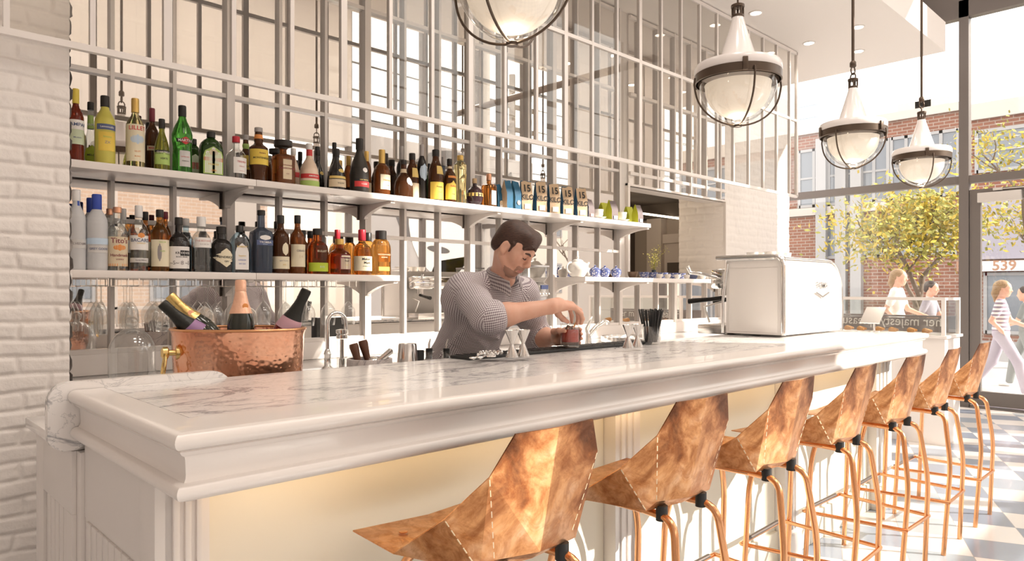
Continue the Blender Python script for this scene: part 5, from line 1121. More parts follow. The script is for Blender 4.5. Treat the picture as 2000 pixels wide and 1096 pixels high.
# ================================================================ pendants
M['opal'] = mat('opal_globe', (.88, .80, .72), .35, emit=(1., .80, .58), es=.22); M['lampwhite'] = mat('lamp_white_enamel', (.84, .79, .77), .25, coat=.4)
def pendant(label):
    t = thing('pendant_lamp', label, 'pendant lamp', (0, 0, 0), 0, 'caged pendant lamps over the bar')   # origin at the cage foot
    MB().lathe([(.203, .255), (.206, .262), (.206, .285), (.198, .300), (.15, .306), (.10, .312), (.088, .325), (.030, .515), (.028, .530), (.024, .534)], (0, 0, 0), 48, cap=False).build('shade', 'lampwhite', t, 45, world=False)
    MB().lathe([(.199, .212), (.205, .215), (.205, .254), (.200, .257), (.190, .257), (.190, .212)], (0, 0, 0), 48, cap=False).build('band', 'bronze', t, 40, world=False)
    MB().lathe([(.19, .235)] + [(.183 * math.cos(a), .222 - .205 * math.sin(a)) for a in [PI / 2 * i / 12 for i in range(13)]], (0, 0, 0), 40, cap=False).build('glass_bowl', 'clear', t, 60, world=False)
    MB().lathe([(.158, .205), (.155, .19)] + [(.155 * math.cos(a), .19 - .150 * math.sin(a)) for a in [PI / 2 * i / 12 for i in range(1, 13)]], (0, 0, 0), 40).build('diffuser', 'opal', t, 60, world=False)
    cg = MB()
    for k in range(4):
        a = PI / 2 * k + .35; ca, sa = math.cos(a), math.sin(a)
        p = [(.212 * ca, .212 * sa, .232), (.216 * ca, .216 * sa, .20)] + [(.212 * math.cos(q) * ca, .212 * math.cos(q) * sa, .19 - .186 * math.sin(q)) for q in [PI / 2 * i / 12 for i in range(1, 13)]]
        MB().tube(p, .0046, 8).build('cage_wire', 'bronze', t, 60, world=False)
    MB().lathe([(.018, -.003), (.02, .0), (.02, .008), (.012, .012)], (0, 0, 0), 16).build('cage_boss', 'bronze', t, 50, world=False)
    for k in range(3):
        a = 2 * PI * k / 3 + 1.2; b = MB().box(-.012, .012, -.006, .008, .215, .275, .003).build('clip', 'bronze', t, 40, world=False); b.location = (.208 * math.cos(a), .208 * math.sin(a), 0); b.rotation_euler[2] = a - PI / 2
    mb = MB().lathe([(.026, .53), (.030, .533), (.030, .542), (.024, .545)], (0, 0, 0), 20).lathe([(.026, .578), (.032, .58), (.032, .592), (.024, .596)], (0, 0, 0), 20)
    for k in range(5): a = 2 * PI * k / 5; mb.tube([(.026 * math.cos(a), .026 * math.sin(a), .54), (.026 * math.cos(a), .026 * math.sin(a), .582)], .005, 8)
    mb.tube([(.022 * math.cos(a), 0, .605 + .026 * math.sin(a)) for a in [2 * PI * i / 18 for i in range(18)]], .0045, 8, closed=True).tube([(0, .016 * math.cos(a), .648 + .026 * math.sin(a)) for a in [2 * PI * i / 18 for i in range(18)]], .0045, 8, closed=True)
    mb.lathe([(.016, .67), (.02, .675), (.02, .70), (.014, .71)], (0, 0, 0), 16).build('fitting', 'bronze', t, 50, world=False)
    MB().tube([(0, 0, .69), (0, 0, ZC - 2.15)], .0095, 12).build('rod', 'bronze', t, 50, world=False)
    MB().lathe([(.06, ZC - 2.15 - .03), (.065, ZC - 2.15 - .005), (.065, ZC - 2.15 - .001)], (0, 0, 0), 24).build('ceiling_plate', 'bronze', t, 50, world=False)
    return t
pl_ = [(1000, 88, 'caged pendant lamp nearest the camera, cut off by the top of the photo'), (1441, 247, 'caged pendant lamp hanging second along the bar, left of the pier'), (1666, 330, 'caged pendant lamp third along the bar'), (1800, 367, 'caged pendant lamp furthest along, in front of the tall window')]
pp = None; LAMPS = []
for i, (u, v, lb) in enumerate(pl_):
    z = .80 * FOC / (567 - v); p = pt(u, v, z); LAMPS.append((p.x, p.y, 2.15))
    if pp is None: pp = pendant(lb); pp.location = (p.x, p.y, 2.15)
    else: dup(pp, (p.x, p.y, 2.15), [0, .5, 1.1, .3][i], lb)
# recessed downlights and slot vents in the soffit
M['bulb'] = mat('lamp_glow', (1, .95, .85), .5, emit=(1., .88, .72), es=6.)
dl = [(2.2, 2.65), (3.4, 2.65), (4.6, 2.65), (5.75, 2.5), (6.9, 2.5), (7.6, 2.75), (7.0, 3.0), (5.9, 3.0)]
# lamps inside the pendants, then ceiling panels added as fill light
for (x, y, z_) in LAMPS:
    l = bpy.data.lights.new('pendant_bulb', 'POINT'); l.energy = 1.2; l.color = (1., .80, .58); l.shadow_soft_size = .05; o = bpy.data.objects.new('pendant_bulb', l); COL.objects.link(o); o.location = (x, y, z_ + .015)
M['fill_panel'] = mat('fill_panel_glow', (1, .97, .92), .5, emit=(1., .93, .85), es=.9)
for i, (x, y) in enumerate(((1.4, -1.4), (4.0, -1.4), (6.8, -1.4), (1.4, .8), (4.0, .8))):
    t = thing('added_ceiling_fill', 'square fill panel added to the high ceiling behind the camera, seen in the mirrors', 'ceiling light', (x, y, ZC), 0, 'added fill panels in the high ceiling')
    MB().box(x - .62, x + .62, y - .62, y + .62, ZC - .05, ZC - .001, .01).build('frame', 'white', t); MB().box(x - .57, x + .57, y - .57, y + .57, ZC - .056, ZC - .0495).build('diffuser', 'fill_panel', t)
    l = bpy.data.lights.new('added_fill_lamp', 'AREA'); l.size = 1.1; l.energy = 23; l.color = (1., .92, .84); o = bpy.data.objects.new('added_fill_lamp', l); COL.objects.link(o); o.location = (x, y, ZC - .06)
q = None
nm = ['first', 'second', 'third', 'fourth', 'fifth', 'sixth', 'seventh', 'eighth']
for i, (x, y) in enumerate(dl):
    lb = 'round recessed ceiling light in the white soffit, %s along from the brick wall' % nm[i]
    if q is None:
        q = thing('recessed_ceiling_light', lb, 'ceiling light', (x, y, ZS), 0, 'recessed lights in the soffit')
        MB().lathe([(.062, -.001), (.062, -.004), (.048, -.006), (.045, .0)], (0, 0, 0), 28, cap=False).build('trim_ring', 'white', q, 40, world=False)
        MB().lathe([(.045, -.002), (.044, -.0025), (.02, -.003)], (0, 0, 0), 24).build('lamp', 'bulb', q, 40, world=False)
    else: dup(q, (x, y, ZS), 0, lb)
# ================================================================ people : implicit surfaces meshed with surface nets
class SDF:
    def __init__(s, lo, hi, h):
        s.h = h; s.lo = np.array(lo, float); s.n = np.ceil((np.array(hi) - s.lo) / h).astype(int) + 1
        s.ax = [s.lo[i] + h * np.arange(s.n[i]) for i in range(3)]; s.F = np.full(s.n, .06, np.float32)
    def box(s, lo, hi):
        a = np.clip(np.floor((np.array(lo) - s.lo) / s.h).astype(int), 0, s.n); b = np.clip(np.ceil((np.array(hi) - s.lo) / s.h).astype(int) + 1, 0, s.n)
        sl = tuple(slice(i, j) for i, j in zip(a, b)); g = np.meshgrid(*[s.ax[i][sl[i]] for i in range(3)], indexing='ij', sparse=False)
        return sl, np.stack(g, -1).astype(np.float32) if all(j > i for i, j in zip(a, b)) else (sl, None)
    def _b(s, lo, hi):
        r = s.box(lo, hi); sl, P = r
        return (sl, None) if isinstance(P, tuple) else (sl, P)
    def comb(s, sl, d, k, op):
        if op == 'x': # intersect
            s.F[sl] = np.maximum(s.F[sl], d); return
        a = s.F[sl] if op == '+' else -s.F[sl]
        if k > 0:
            hh = np.maximum(k - np.abs(a - d), 0) / k; r = np.minimum(a, d) - hh * hh * k * .25
        else: r = np.minimum(a, d)
        s.F[sl] = r if op == '+' else -r
    def cap(s, p, q, r0, r1=None, k=.02, op='+'):
        r1 = r0 if r1 is None else r1; p, q = np.array(p, np.float32), np.array(q, np.float32); m = max(r0, r1) + .055
        sl, P = s._b(np.minimum(p, q) - m, np.maximum(p, q) + m)
        if P is None: return s
        pa = P - p; ba = q - p; t = np.clip((pa @ ba) / max(1e-9, ba @ ba), 0, 1); d = np.linalg.norm(pa - t[..., None] * ba, axis=-1) - (r0 + (r1 - r0) * t)
        s.comb(sl, d, k, op); return s
    def chain(s, pts, rs, k=.02, op='+'):
        for i in range(len(pts) - 1): s.cap(pts[i], pts[i + 1], rs[i], rs[i + 1], k, op)
        return s
    def ell(s, c, r, R=None, k=.02, op='+'):
        c = np.array(c, np.float32); r = np.array(r, np.float32); m = max(r) + .055; sl, P = s._b(c - m, c + m)
        if P is None: return s
        p = P - c
        if R is not None: p = p @ np.array(R, np.float32)
        k0 = np.linalg.norm(p / r, axis=-1); k1 = np.linalg.norm(p / (r * r), axis=-1); d = k0 * (k0 - 1) / np.maximum(k1, 1e-6)
        d = np.where(k0 < 1e-3, -r.min(), d)
        s.comb(sl, d.astype(np.float32), k, op); return s
    def half(s, c, n, k=0.):   # cut away the side the normal points to
        n = np.array(n, np.float32); n = n / np.linalg.norm(n)
        g = np.meshgrid(*s.ax, indexing='ij'); d = sum((g[i] - c[i]) * n[i] for i in range(3)); s.F = np.maximum(s.F, d.astype(np.float32)); return s
    def mesh(s):
        F = s.F; nx, ny, nz = F.shape; neg = F < 0
        cnt = np.zeros((nx - 1, ny - 1, nz - 1), np.float32); acc = np.zeros((nx - 1, ny - 1, nz - 1, 3), np.float32)
        for ax in range(3):
            o = [i for i in range(3) if i != ax]
            a = [slice(None)] * 3; b = [slice(None)] * 3; a[ax] = slice(0, -1); b[ax] = slice(1, None)
            fa, fb = F[tuple(a)], F[tuple(b)]; cr = (fa < 0) != (fb < 0); t = np.where(cr, fa / np.where(cr, fa - fb, 1), 0)
            for da in (0, 1):
                for db in (0, 1):
                    sl = [slice(None)] * 3; sl[o[0]] = slice(da, da + F.shape[o[0]] - 1); sl[o[1]] = slice(db, db + F.shape[o[1]] - 1); sl = tuple(sl)
                    c = cr[sl]; cnt += c; tt = t[sl]
                    acc[..., ax] += np.where(c, tt, 0)
                    if da: acc[..., o[0]] += c
                    if db: acc[..., o[1]] += c
        act = cnt > 0; idx = np.full(act.shape, -1, np.int64); idx[act] = np.arange(act.sum())
        cell = np.argwhere(act); v = (cell + acc[act] / cnt[act][:, None]) * s.h + s.lo
        faces = []
        for ax in range(3):
            o = [(ax + 1) % 3, (ax + 2) % 3]
            a = [slice(1, -1)] * 3; b = [slice(1, -1)] * 3; a[ax] = slice(0, -1); b[ax] = slice(1, None)
            na, nb = neg[tuple(a)], neg[tuple(b)]; E = np.argwhere(na != nb)
            if not len(E): continue
            sg = na[tuple(E.T)]; base = E.copy(); base[:, o[0]] += 0; base[:, o[1]] += 0
            def cid(d0, d1):
                q = E.copy(); q[:, o[0]] += d0; q[:, o[1]] += d1; return idx[tuple(q.T)]
            q = np.stack([cid(0, 0), cid(1, 0), cid(1, 1), cid(0, 1)], -1); q[~sg] = q[~sg][:, ::-1]; faces.append(q)
        f = np.concatenate(faces); return v, f[(f >= 0).all(1)]
    def obj(s, name, m, parent, split=None, sm=1):
        v, f = s.mesh()
        for _ in range(sm):   # light Laplacian smoothing
            acc = np.zeros_like(v); c = np.zeros(len(v))
            for i in range(4):
                for j in (1, 3): np.add.at(acc, f[:, i], v[f[:, (i + j) % 4]]); np.add.at(c, f[:, i], 1)
            v = v * .5 + .5 * acc / np.maximum(c, 1)[:, None]
        L = np.zeros(3); p = parent
        while p is not None: L += np.array(p.location); p = p.parent
        me = bpy.data.meshes.new(name); me.from_pydata((v - L).tolist(), [], f.tolist())
        ms = m if isinstance(m, list) else [m]
        for x in ms: me.materials.append(M[x])
        if split is not None:
            c = v[f].mean(1); me.polygons.foreach_set('material_index', split(c).astype(np.int32))
        me.polygons.foreach_set('use_smooth', [True] * len(me.polygons)); me.update()
        o = bpy.data.objects.new(name, me); COL.objects.link(o); o.parent = parent; return o
def skin_mat(name, c, seed=0):
    m = mat(name, c, .48); t, n, l, b = nodes(m); b.inputs['Subsurface Weight'].default_value = .12; b.inputs['Subsurface Radius'].default_value = (.02, .007, .004); b.inputs['Subsurface Scale'].default_value = .5
    tc = add(t, 'ShaderNodeTexCoord'); no = add(t, 'ShaderNodeTexNoise', i_Scale=22., i_Detail=5.); l.new(tc.outputs['Object'], no.inputs['Vector'])
    r = ramp(t, no.outputs['Fac'], [(.3, tuple(x * f for x, f in zip(c, (.93, .84, .80)))), (.65, c)]); l.new(r.outputs[0], b.inputs['Base Color'])
    n2 = add(t, 'ShaderNodeTexNoise', i_Scale=260., i_Detail=3.); l.new(tc.outputs['Object'], n2.inputs['Vector']); bp = add(t, 'ShaderNodeBump', i_Strength=.12, i_Distance=.001); l.new(n2.outputs['Fac'], bp.inputs['Height']); l.new(bp.outputs[0], b.inputs['Normal']); return m
M['skin'] = skin_mat('skin', (.72, .43, .32)); M['stubble'] = skin_mat('stubbled_skin', (.40, .23, .17)); M['lip'] = mat('lip', (.55, .26, .22), .45); M['lid'] = mat('lash', (.06, .035, .03), .6)
def hair_mat(name, c):
    m = mat(name, c, .45); t, n, l, b = nodes(m); tc = add(t, 'ShaderNodeTexCoord'); mp = add(t, 'ShaderNodeMapping'); mp.inputs['Scale'].default_value = (60, 60, 300); mp.inputs['Rotation'].default_value = (.9, .3, .5)
    l.new(tc.outputs['Object'], mp.inputs[0]); no = add(t, 'ShaderNodeTexNoise', i_Scale=1., i_Detail=4., i_Distortion=.6); l.new(mp.outputs[0], no.inputs['Vector'])
    r = ramp(t, no.outputs['Fac'], [(.3, tuple(x * .6 for x in c)), (.7, tuple(x * 1.5 for x in c))]); l.new(r.outputs[0], b.inputs['Base Color'])
    bp = add(t, 'ShaderNodeBump', i_Strength=.5, i_Distance=.003); l.new(no.outputs['Fac'], bp.inputs['Height']); l.new(bp.outputs[0], b.inputs['Normal']); return m
M['hair'] = hair_mat('brown_hair', (.055, .026, .018))
def shirt_mat(name, ca, cb, per):
    m = mat(name, ca, .75); t, n, l, b = nodes(m); tc = add(t, 'ShaderNodeTexCoord'); mp = add(t, 'ShaderNodeMapping'); mp.inputs['Scale'].default_value = (1 / per,) * 3
    l.new(tc.outputs['UV'], mp.inputs[0]); sx = add(t, 'ShaderNodeSeparateXYZ'); l.new(mp.outputs[0], sx.inputs[0])
    fs = []
    for i in (0, 1):
        fr = add(t, 'ShaderNodeMath', operation='FRACT'); l.new(sx.outputs[i], fr.inputs[0]); lt = add(t, 'ShaderNodeMath', operation='LESS_THAN'); lt.inputs[1].default_value = .5; l.new(fr.outputs[0], lt.inputs[0]); fs.append(lt)
    a = add(t, 'ShaderNodeMath', operation='ADD'); l.new(fs[0].outputs[0], a.inputs[0]); l.new(fs[1].outputs[0], a.inputs[1])
    dv = add(t, 'ShaderNodeMath', operation='MULTIPLY'); dv.inputs[1].default_value = .5; l.new(a.outputs[0], dv.inputs[0])
    r = ramp(t, dv.outputs[0], [(.0, ca), (.3, tuple(.5 * x + .5 * y for x, y in zip(ca, cb))), (.8, cb)]); r.color_ramp.interpolation = 'CONSTANT'; l.new(r.outputs[0], b.inputs['Base Color'])
    w = add(t, 'ShaderNodeTexNoise', i_Scale=9., i_Detail=3., i_Distortion=1.2); l.new(tc.outputs['Object'], w.inputs['Vector']); bp = add(t, 'ShaderNodeBump', i_Strength=.55, i_Distance=.02); l.new(w.outputs['Fac'], bp.inputs['Height']); l.new(bp.outputs[0], b.inputs['Normal']); return m
M['shirt'] = shirt_mat('checked_shirt', (.80, .76, .77), (.16, .11, .14), .0078)
M['shirtdark'] = shirt_mat('checked_collar', (.62, .58, .58), (.09, .06, .08), .0062)
M['denim'] = bump(mat('dark_trousers', (.06, .06, .08), .8), 40, .4, .006)

V3 = lambda *a: np.array(a, float)
def frame(f, up=(0, 0, 1)):
    f = np.array(f, float); f /= np.linalg.norm(f); l = np.cross(np.array(up, float), f); l /= np.linalg.norm(l); u = np.cross(f, l); return np.stack([l, f, u], 1)   # columns left, forward, up
HSC = .90
def head_sdf(S, C, R, sc=1.):
    W = lambda x, y, z: C + R @ (np.array([x, y, z]) * sc)
    def e(c, r, k, op='+', Rl=None): S.ell(W(*c), np.array(r) * sc, R if Rl is None else R @ Rl, k * sc, op)
    def c(a, b, r0, r1, k, op='+'): S.cap(W(*a), W(*b), r0 * sc, r1 * sc, k * sc, op)
    e((0, -.014, .034), (.074, .096, .086), .0 + .01); e((0, .028, -.030), (.060, .062, .082), .03); e((0, .040, .03), (.062, .055, .06), .03)
    for s in (-1, 1):
        c((s * .054, -.004, -.058), (s * .026, .058, -.098), .017, .017, .03); e((s * .040, .058, -.022), (.022, .022, .024), .03)
        e((s * .031, .094, .006), (.017, .014, .011), .012, '-'); e((s * .031, .080, .005), (.0150, .0135, .0125), .004)
        c((s * .012, .092, .022), (s * .046, .079, .022), .0085, .007, .014)
        e((s * .0105, .103, -.034), (.008, .010, .0075), .008)
        ear = np.array([[math.cos(.35 * s), math.sin(.35 * s) * -1, 0], [math.sin(.35 * s), math.cos(.35 * s), 0], [0, 0, 1]])
        e((s * .077, -.008, -.006), (.009, .020, .033), .006, '+', ear); e((s * .084, -.004, -.002), (.006, .011, .019), .006, '-', ear); e((s * .076, .002, -.034), (.008, .008, .010), .008)
    c((0, .092, .016), (0, .112, -.024), .0075, .0115, .014); c((0, .108, -.026), (0, .100, -.038), .010, .007, .010)
    e((0, .066, -.100), (.021, .021, .017), .025)
    e((0, .082, -.062), (.026, .020, .022), .02)
    c((-.020, .088, -.063), (.020, .088, -.063), .0055, .0055, .007); c((0, .0965, -.060), (0, .0965, -.062), .006, .006, .010); c((-.016, .090, -.073), (.016, .090, -.073), .0065, .0065, .008)
    c((-.024, .094, -.0678), (.024, .094, -.0678), .0022, .0022, .004, '-')
    return W
# ---------------------------------------------------------------- the barman
bar_man = thing('person', 'barman in a checked shirt with rolled sleeves leaning over the bar, stirring a red drink', 'person', (2.2, 2.68, 0))
pel = V3(2.20, 2.66, .96); che = V3(2.155, 2.42, 1.27); RS_ = V3(2.000, 2.365, 1.356); LS_ = V3(2.330, 2.335, 1.342); nb = V3(2.145, 2.285, 1.425); HC = V3(2.108, 2.165, 1.532)
RE = V3(1.925, 2.13, 1.238); RW = V3(2.165, 2.000, 1.283); LE = V3(2.44, 2.345, 1.125); LW = V3(2.39, 2.175, 1.132)
Fh = np.array([.308 * .80, -.951 * .80, -.60]); RH = frame(Fh)
up = che - pel; up /= np.linalg.norm(up); sd = LS_ - RS_; sd -= up * (sd @ up); sd /= np.linalg.norm(sd); fw = np.cross(sd, up) * 1.; 
if fw[1] > 0: fw = -fw
RT = np.stack([sd, fw, up], 1)
S = SDF((1.78, 1.90, .90), (2.58, 2.86, 1.72), .0036)
W = head_sdf(S, HC, RH, HSC)
S.chain([W(0, -.028, -.045), nb + V3(0, -.005, -.005), nb + V3(.0, .03, -.06)], [.047, .048, .050], .02)
for s, sh in ((-1, RS_), (1, LS_)): S.cap(nb + V3(0, .03, -.06), sh, .030, .045, .03)
S.ell(che + up * .01, (.158, .098, .16), RT, .05); S.ell((pel + che) / 2, (.140, .098, .18), RT, .05); S.ell(pel, (.150, .108, .12), RT, .05)
S.cap(W(0, .015, -.085), nb + V3(.012, -.035, -.03), .026, .026, .03)
S.chain([RS_, RE, RE + (RW - RE) * .28, RW], [.050, .044, .046, .0285], .025)
S.chain([LS_, LE, LE + (LW - LE) * .3, LW], [.050, .046, .048, .030], .025)
# right hand, reaching down over the glass
kn = [V3(2.262, 2.030, 1.288), V3(2.272, 2.008, 1.294), V3(2.272, 1.985, 1.290), V3(2.264, 1.964, 1.278)]
S.chain([RW, V3(2.20, 1.998, 1.290)], [.0285, .030], .02)
for q in kn: S.cap(V3(2.195, 1.998, 1.288) + (q - V3(2.27, 1.997, 1.288)) * .5, q, .019, .0125, .016)
tips = [(V3(2.318, 2.036, 1.272), V3(2.345, 2.048, 1.238), V3(2.350, 2.052, 1.210)), (V3(2.327, 2.008, 1.272), V3(2.352, 2.016, 1.236), V3(2.356, 2.026, 1.204)), (V3(2.322, 1.981, 1.264), V3(2.344, 1.988, 1.232), V3(2.346, 1.998, 1.206)), (V3(2.300, 1.957, 1.252), V3(2.318, 1.962, 1.228), V3(2.322, 1.972, 1.208))]
for q, (a, b, c_) in zip(kn, tips): S.chain([q, a, b, c_], [.0112, .0098, .0088, .0075], .007)
S.chain([V3(2.205, 2.015, 1.275), V3(2.245, 2.036, 1.248), V3(2.288, 2.048, 1.226), V3(2.318, 2.046, 1.212)], [.019, .0135, .0115, .0088], .010)
# left hand, wrapped round the glass
g0 = V3(GX, GY, 0)
def ring(a, r, z): return V3(GX + r * math.cos(math.radians(a)), GY + r * math.sin(math.radians(a)), z)
S.chain([LW, ring(82, .078, 1.138)], [.030, .027], .02)
for z_ in (1.112, 1.133, 1.153, 1.172):
    S.cap(ring(88, .080, 1.138 + (z_ - 1.142) * .6), ring(58, .066, z_), .018, .012, .014)
    L_ = {1.112: -12, 1.133: -34, 1.153: -38, 1.172: -24}[z_]
    S.chain([ring(58, .064, z_), ring(20, .0575, z_ + .002), ring(L_ * .4, .0545, z_ + .003), ring(L_, .0525, z_ + .003)], [.0112, .0100, .0090, .0078], .006)
S.chain([ring(96, .080, 1.150), ring(128, .070, 1.166), ring(165, .0585, 1.174), ring(196, .0535, 1.172)], [.020, .0145, .0115, .0088], .010)
RHi = RH.T
def sp(c):
    q = (c - HC) @ RH / HSC; x, y, z_ = q[:, 0], q[:, 1], q[:, 2]
    near = (np.abs(x) < .1) & (np.abs(y) < .14) & (np.abs(z_) < .14)
    st = near & ((z_ < -.080) & (y > .035) | (np.abs(x) < .034) & (z_ < -.046) & (z_ > -.062) & (y > .06) | (np.abs(x) > .026) & (np.abs(x) < .034) & (z_ < -.05) & (y > .05) & (z_ > -.1) & (np.abs(x) < .032))
    lp = near & (np.abs(x) < .0235) & (z_ < -.0615) & (z_ > -.0775) & (y > .086)
    return np.where(lp, 2, np.where(st, 1, 0))
body = S.obj('body', ['skin', 'stubble', 'lip'], bar_man, sp)
# hair
Hs = SDF(HC - .2, HC + .2, .0036)
def he(c, r, k, op='+'): Hs.ell(W(*c), np.array(r) * HSC, RH, k, op)
def hc(a, b, r0, r1, k, op='+'): Hs.cap(W(*a), W(*b), r0 * HSC, r1 * HSC, k, op)
he((0, -.017, .036), (.0795, .101, .0905), .0); he((0, -.07, -.02), (.064, .044, .055), .02)
he((0, .056, -.056), (.10, .088, .103), .012, '-'); hc((-.09, .02, -.012), (.09, .02, -.012), .030, .030, .012, '-'); hc((-.1, -.006, -.026), (.1, -.006, -.026), .032, .032, .01, '-')
he((0, -.05, -.135), (.09, .09, .062), .02, '-')
# swept fringe: low over the forehead, falling to the near temple
hc((.045, .045, .090), (-.030, .060, .086), .020, .021, .05); hc((.020, .072, .086), (-.034, .080, .068), .015, .011, .03); hc((.0, .088, .074), (-.026, .116, .054), .010, .003, .02); hc((-.030, .080, .068), (-.058, .074, .038), .010, .004, .02)
hc((.05, .05, .09), (.062, .055, .055), .016, .009, .03)
for s in (-1, 1): hc((s * .073, .022, .03), (s * .071, .020, -.012), .007, .0045, .01)
Hs.obj('hair', 'hair', bar_man)
bw = MB()
for s in (-1, 1):
    bw.tube([W(s * .012, .1005, .020), W(s * .028, .0985, .027), W(s * .046, .0845, .024), W(s * .054, .076, .017)], [.0035, .0048, .0042, .002], 8)
bw.build('eyebrow', 'hair', bar_man, 60)
el = MB()
for s in (-1, 1): el.tube([W(s * .0175, .0905, -.001), W(s * .025, .0950, -.0055), W(s * .034, .0945, -.0058), W(s * .0445, .0865, -.001)], [.0012, .0021, .0021, .0012], 8)
el.build('eyelash', 'lid', bar_man, 60)
# shirt
S = SDF((1.80, 2.0, .84), (2.60, 2.90, 1.52), .0040)
S.ell(che + up * .0, (.182, .122, .175), RT, .05); S.ell(pel * .55 + che * .45, (.160, .124, .2), RT, .07); S.ell(pel + up * .02, (.172, .134, .14), RT, .07)
S.cap(nb + V3(-.01, .035, -.045), RS_, .052, .066, .05); S.cap(nb + V3(.01, .035, -.045), LS_, .052, .066, .05)
S.cap(RS_ + up * -.06, LS_ + up * -.06, .085, .085, .05)
d1 = (RE - RS_) / np.linalg.norm(RE - RS_); d2 = (RW - RE) / np.linalg.norm(RW - RE); d3 = (LE - LS_) / np.linalg.norm(LE - LS_); d4 = (LW - LE) / np.linalg.norm(LW - LE)
S.chain([RS_, RS_ + (RE - RS_) * .5, RE - d1 * .0, RE + d2 * .035], [.062, .062, .062, .058], .04)
S.chain([LS_, LS_ + (LE - LS_) * .5, LE, LE + d4 * .03], [.062, .062, .061, .057], .04)
# rolled cuffs
def cuff(c, d, r, w=.017):
    x = np.cross(d, V3(0, 0, 1)); x /= np.linalg.norm(x); y = np.cross(d, x)
    S.chain([c + (x * math.cos(a) + y * math.sin(a)) * r for a in [2 * PI * i / 14 for i in range(15)]], [w] * 15, .012)
cuff(RE + d2 * .042, d2, .046); cuff(RE + d2 * .026, d2, .048, .015); cuff(LE + d4 * .036, d4, .046); cuff(LE + d4 * .02, d4, .048, .015)
# cloth folds : shallow creases running from armpit and waist
rg = random.Random(3)
for i in range(9):
    a = che + sd * -(.10 + .01 * i) + up * (.06 - .035 * i) + fw * (.10 - .004 * i); b = a + sd * (.13 + .02 * (i % 3)) + up * (-.05 - .012 * i) + fw * .035
    S.cap(a, b, .010, .004, .03)
for i in range(6):
    a = RS_ + (RE - RS_) * (.25 + .13 * i) + V3(-.055, -.01, -.03); b = a + V3(.05, -.045, .055); S.cap(a, b, .012, .006, .025)
for i in range(5):
    a = pel + sd * (-.15 + .03 * i) + up * (.02 + .05 * i) + fw * .07; b = a + sd * .17 + up * (.03 - .01 * i) + fw * .05; S.cap(a, b, .010, .005, .03)
# open neck
S.cap(nb + V3(.008, -.030, .05), nb + V3(.022, -.080, -.065), .028, .004, .010, '-')
S.chain([W(0, -.028, -.045), nb + V3(0, -.0, .012)], [.050, .0505], .008, '-')
shirt = S.obj('shirt', 'shirt', bar_man, None, 2)
def limb_uv(ob, segs):
    me = ob.data; L = np.zeros(3); p_ = ob.parent
    while p_ is not None: L += np.array(p_.location); p_ = p_.parent
    v = np.array([q.co for q in me.vertices]) + L; lp = np.array([q.vertex_index for q in me.loops]); nf = len(me.polygons); c = v[lp.reshape(nf, 4)].mean(1)
    D = []
    for (p, q, r, back) in segs:
        ba = q - p; t = np.clip(((c - p) @ ba) / (ba @ ba), 0, 1); tu = ((c - p) @ ba) / (ba @ ba); D.append((np.linalg.norm(c - p - tu[:, None] * ba, axis=1) + 2.2 * np.abs(tu - t) * np.linalg.norm(ba)) / r)
    best = np.argmin(np.array(D), 0); uv = np.zeros((len(lp), 2)); off = 0.
    for i, (p, q, r, back) in enumerate(segs):
        m = best == i; ax = (q - p) / np.linalg.norm(q - p); x = back - ax * (back @ ax); x = -x / np.linalg.norm(x); y = np.cross(ax, x)
        vv = v[lp.reshape(nf, 4)[m]] - p; cc = c[m] - p; ang0 = np.arctan2(cc @ y, cc @ x); an = np.arctan2(vv @ y, vv @ x); dl = (an - ang0[:, None] + PI) % (2 * PI) - PI
        u_ = (ang0[:, None] + dl) * r * 1.05; w_ = vv @ ax; tmp = uv.reshape(nf, 4, 2); tmp[m] = np.stack([u_, w_], -1)
    ul = me.uv_layers.new(name='UVMap'); ul.data.foreach_set('uv', uv.reshape(-1).astype(np.float32))
limb_uv(shirt, [(pel, che + up * .12, .155, -fw), (RS_ + V3(.03, 0, .01), RE, .062, V3(.3, .6, -.5)), (RE, RW, .05, V3(0, .5, -.5)), (LS_ + V3(-.03, 0, .01), LE, .062, V3(.5, .6, -.2)), (LE, LW, .05, V3(.5, .3, -.5))])
# collar with two points
cl = MB(); ring_ = []
nx = np.array(W(0, -.02, -.07)) - nb; nx = nx / np.linalg.norm(nx) * .9 + V3(0, 0, 1.1); nx /= np.linalg.norm(nx); ex_ = np.cross(V3(0, 1, 0), nx); ex_ /= np.linalg.norm(ex_); ey_ = np.cross(nx, ex_)
fr_ = V3(.14, -1., -.25); fr_ = fr_ - nx * (fr_ @ nx); fr_ /= np.linalg.norm(fr_); sr_ = np.cross(nx, fr_)
N = 26; vs = []; fs = []; cc_ = nb + V3(.002, -.002, .0)
for i in range(N + 1):
    a = math.radians(20) + math.radians(320) * i / N; o = fr_ * math.cos(a) + sr_ * math.sin(a); e_ = abs(2 * i / N - 1)   # 1 at the front points
    drop = .020 * e_ ** 3
    drop += .012 * (1 - e_); rows_ = [(.052, -.045 - .02 * e_), (.0535, .022 - drop), (.058, .034 - drop), (.070, .022 - drop), (.092 + .012 * e_ ** 5, -.026 - .016 * e_ - .048 * e_ ** 8)]
    for (rr_, h_) in rows_: vs.append(tuple(cc_ + o * rr_ + nx * h_))
for i in range(N):
    for j in range(4): fs.append((i * 5 + j, i * 5 + j + 1, (i + 1) * 5 + j + 1, (i + 1) * 5 + j))
cl.addm(vs, fs); c_ = cl.build('collar', 'shirtdark', bar_man, 80); ul_ = c_.data.uv_layers.new(name='UVMap')
for lp_ in c_.data.loops: vi_ = lp_.vertex_index; ul_.data[lp_.index].uv = ((vi_ // 5) * .0145, (vi_ % 5) * .018)
sm = c_.modifiers.new('t', 'SOLIDIFY'); sm.thickness = .004
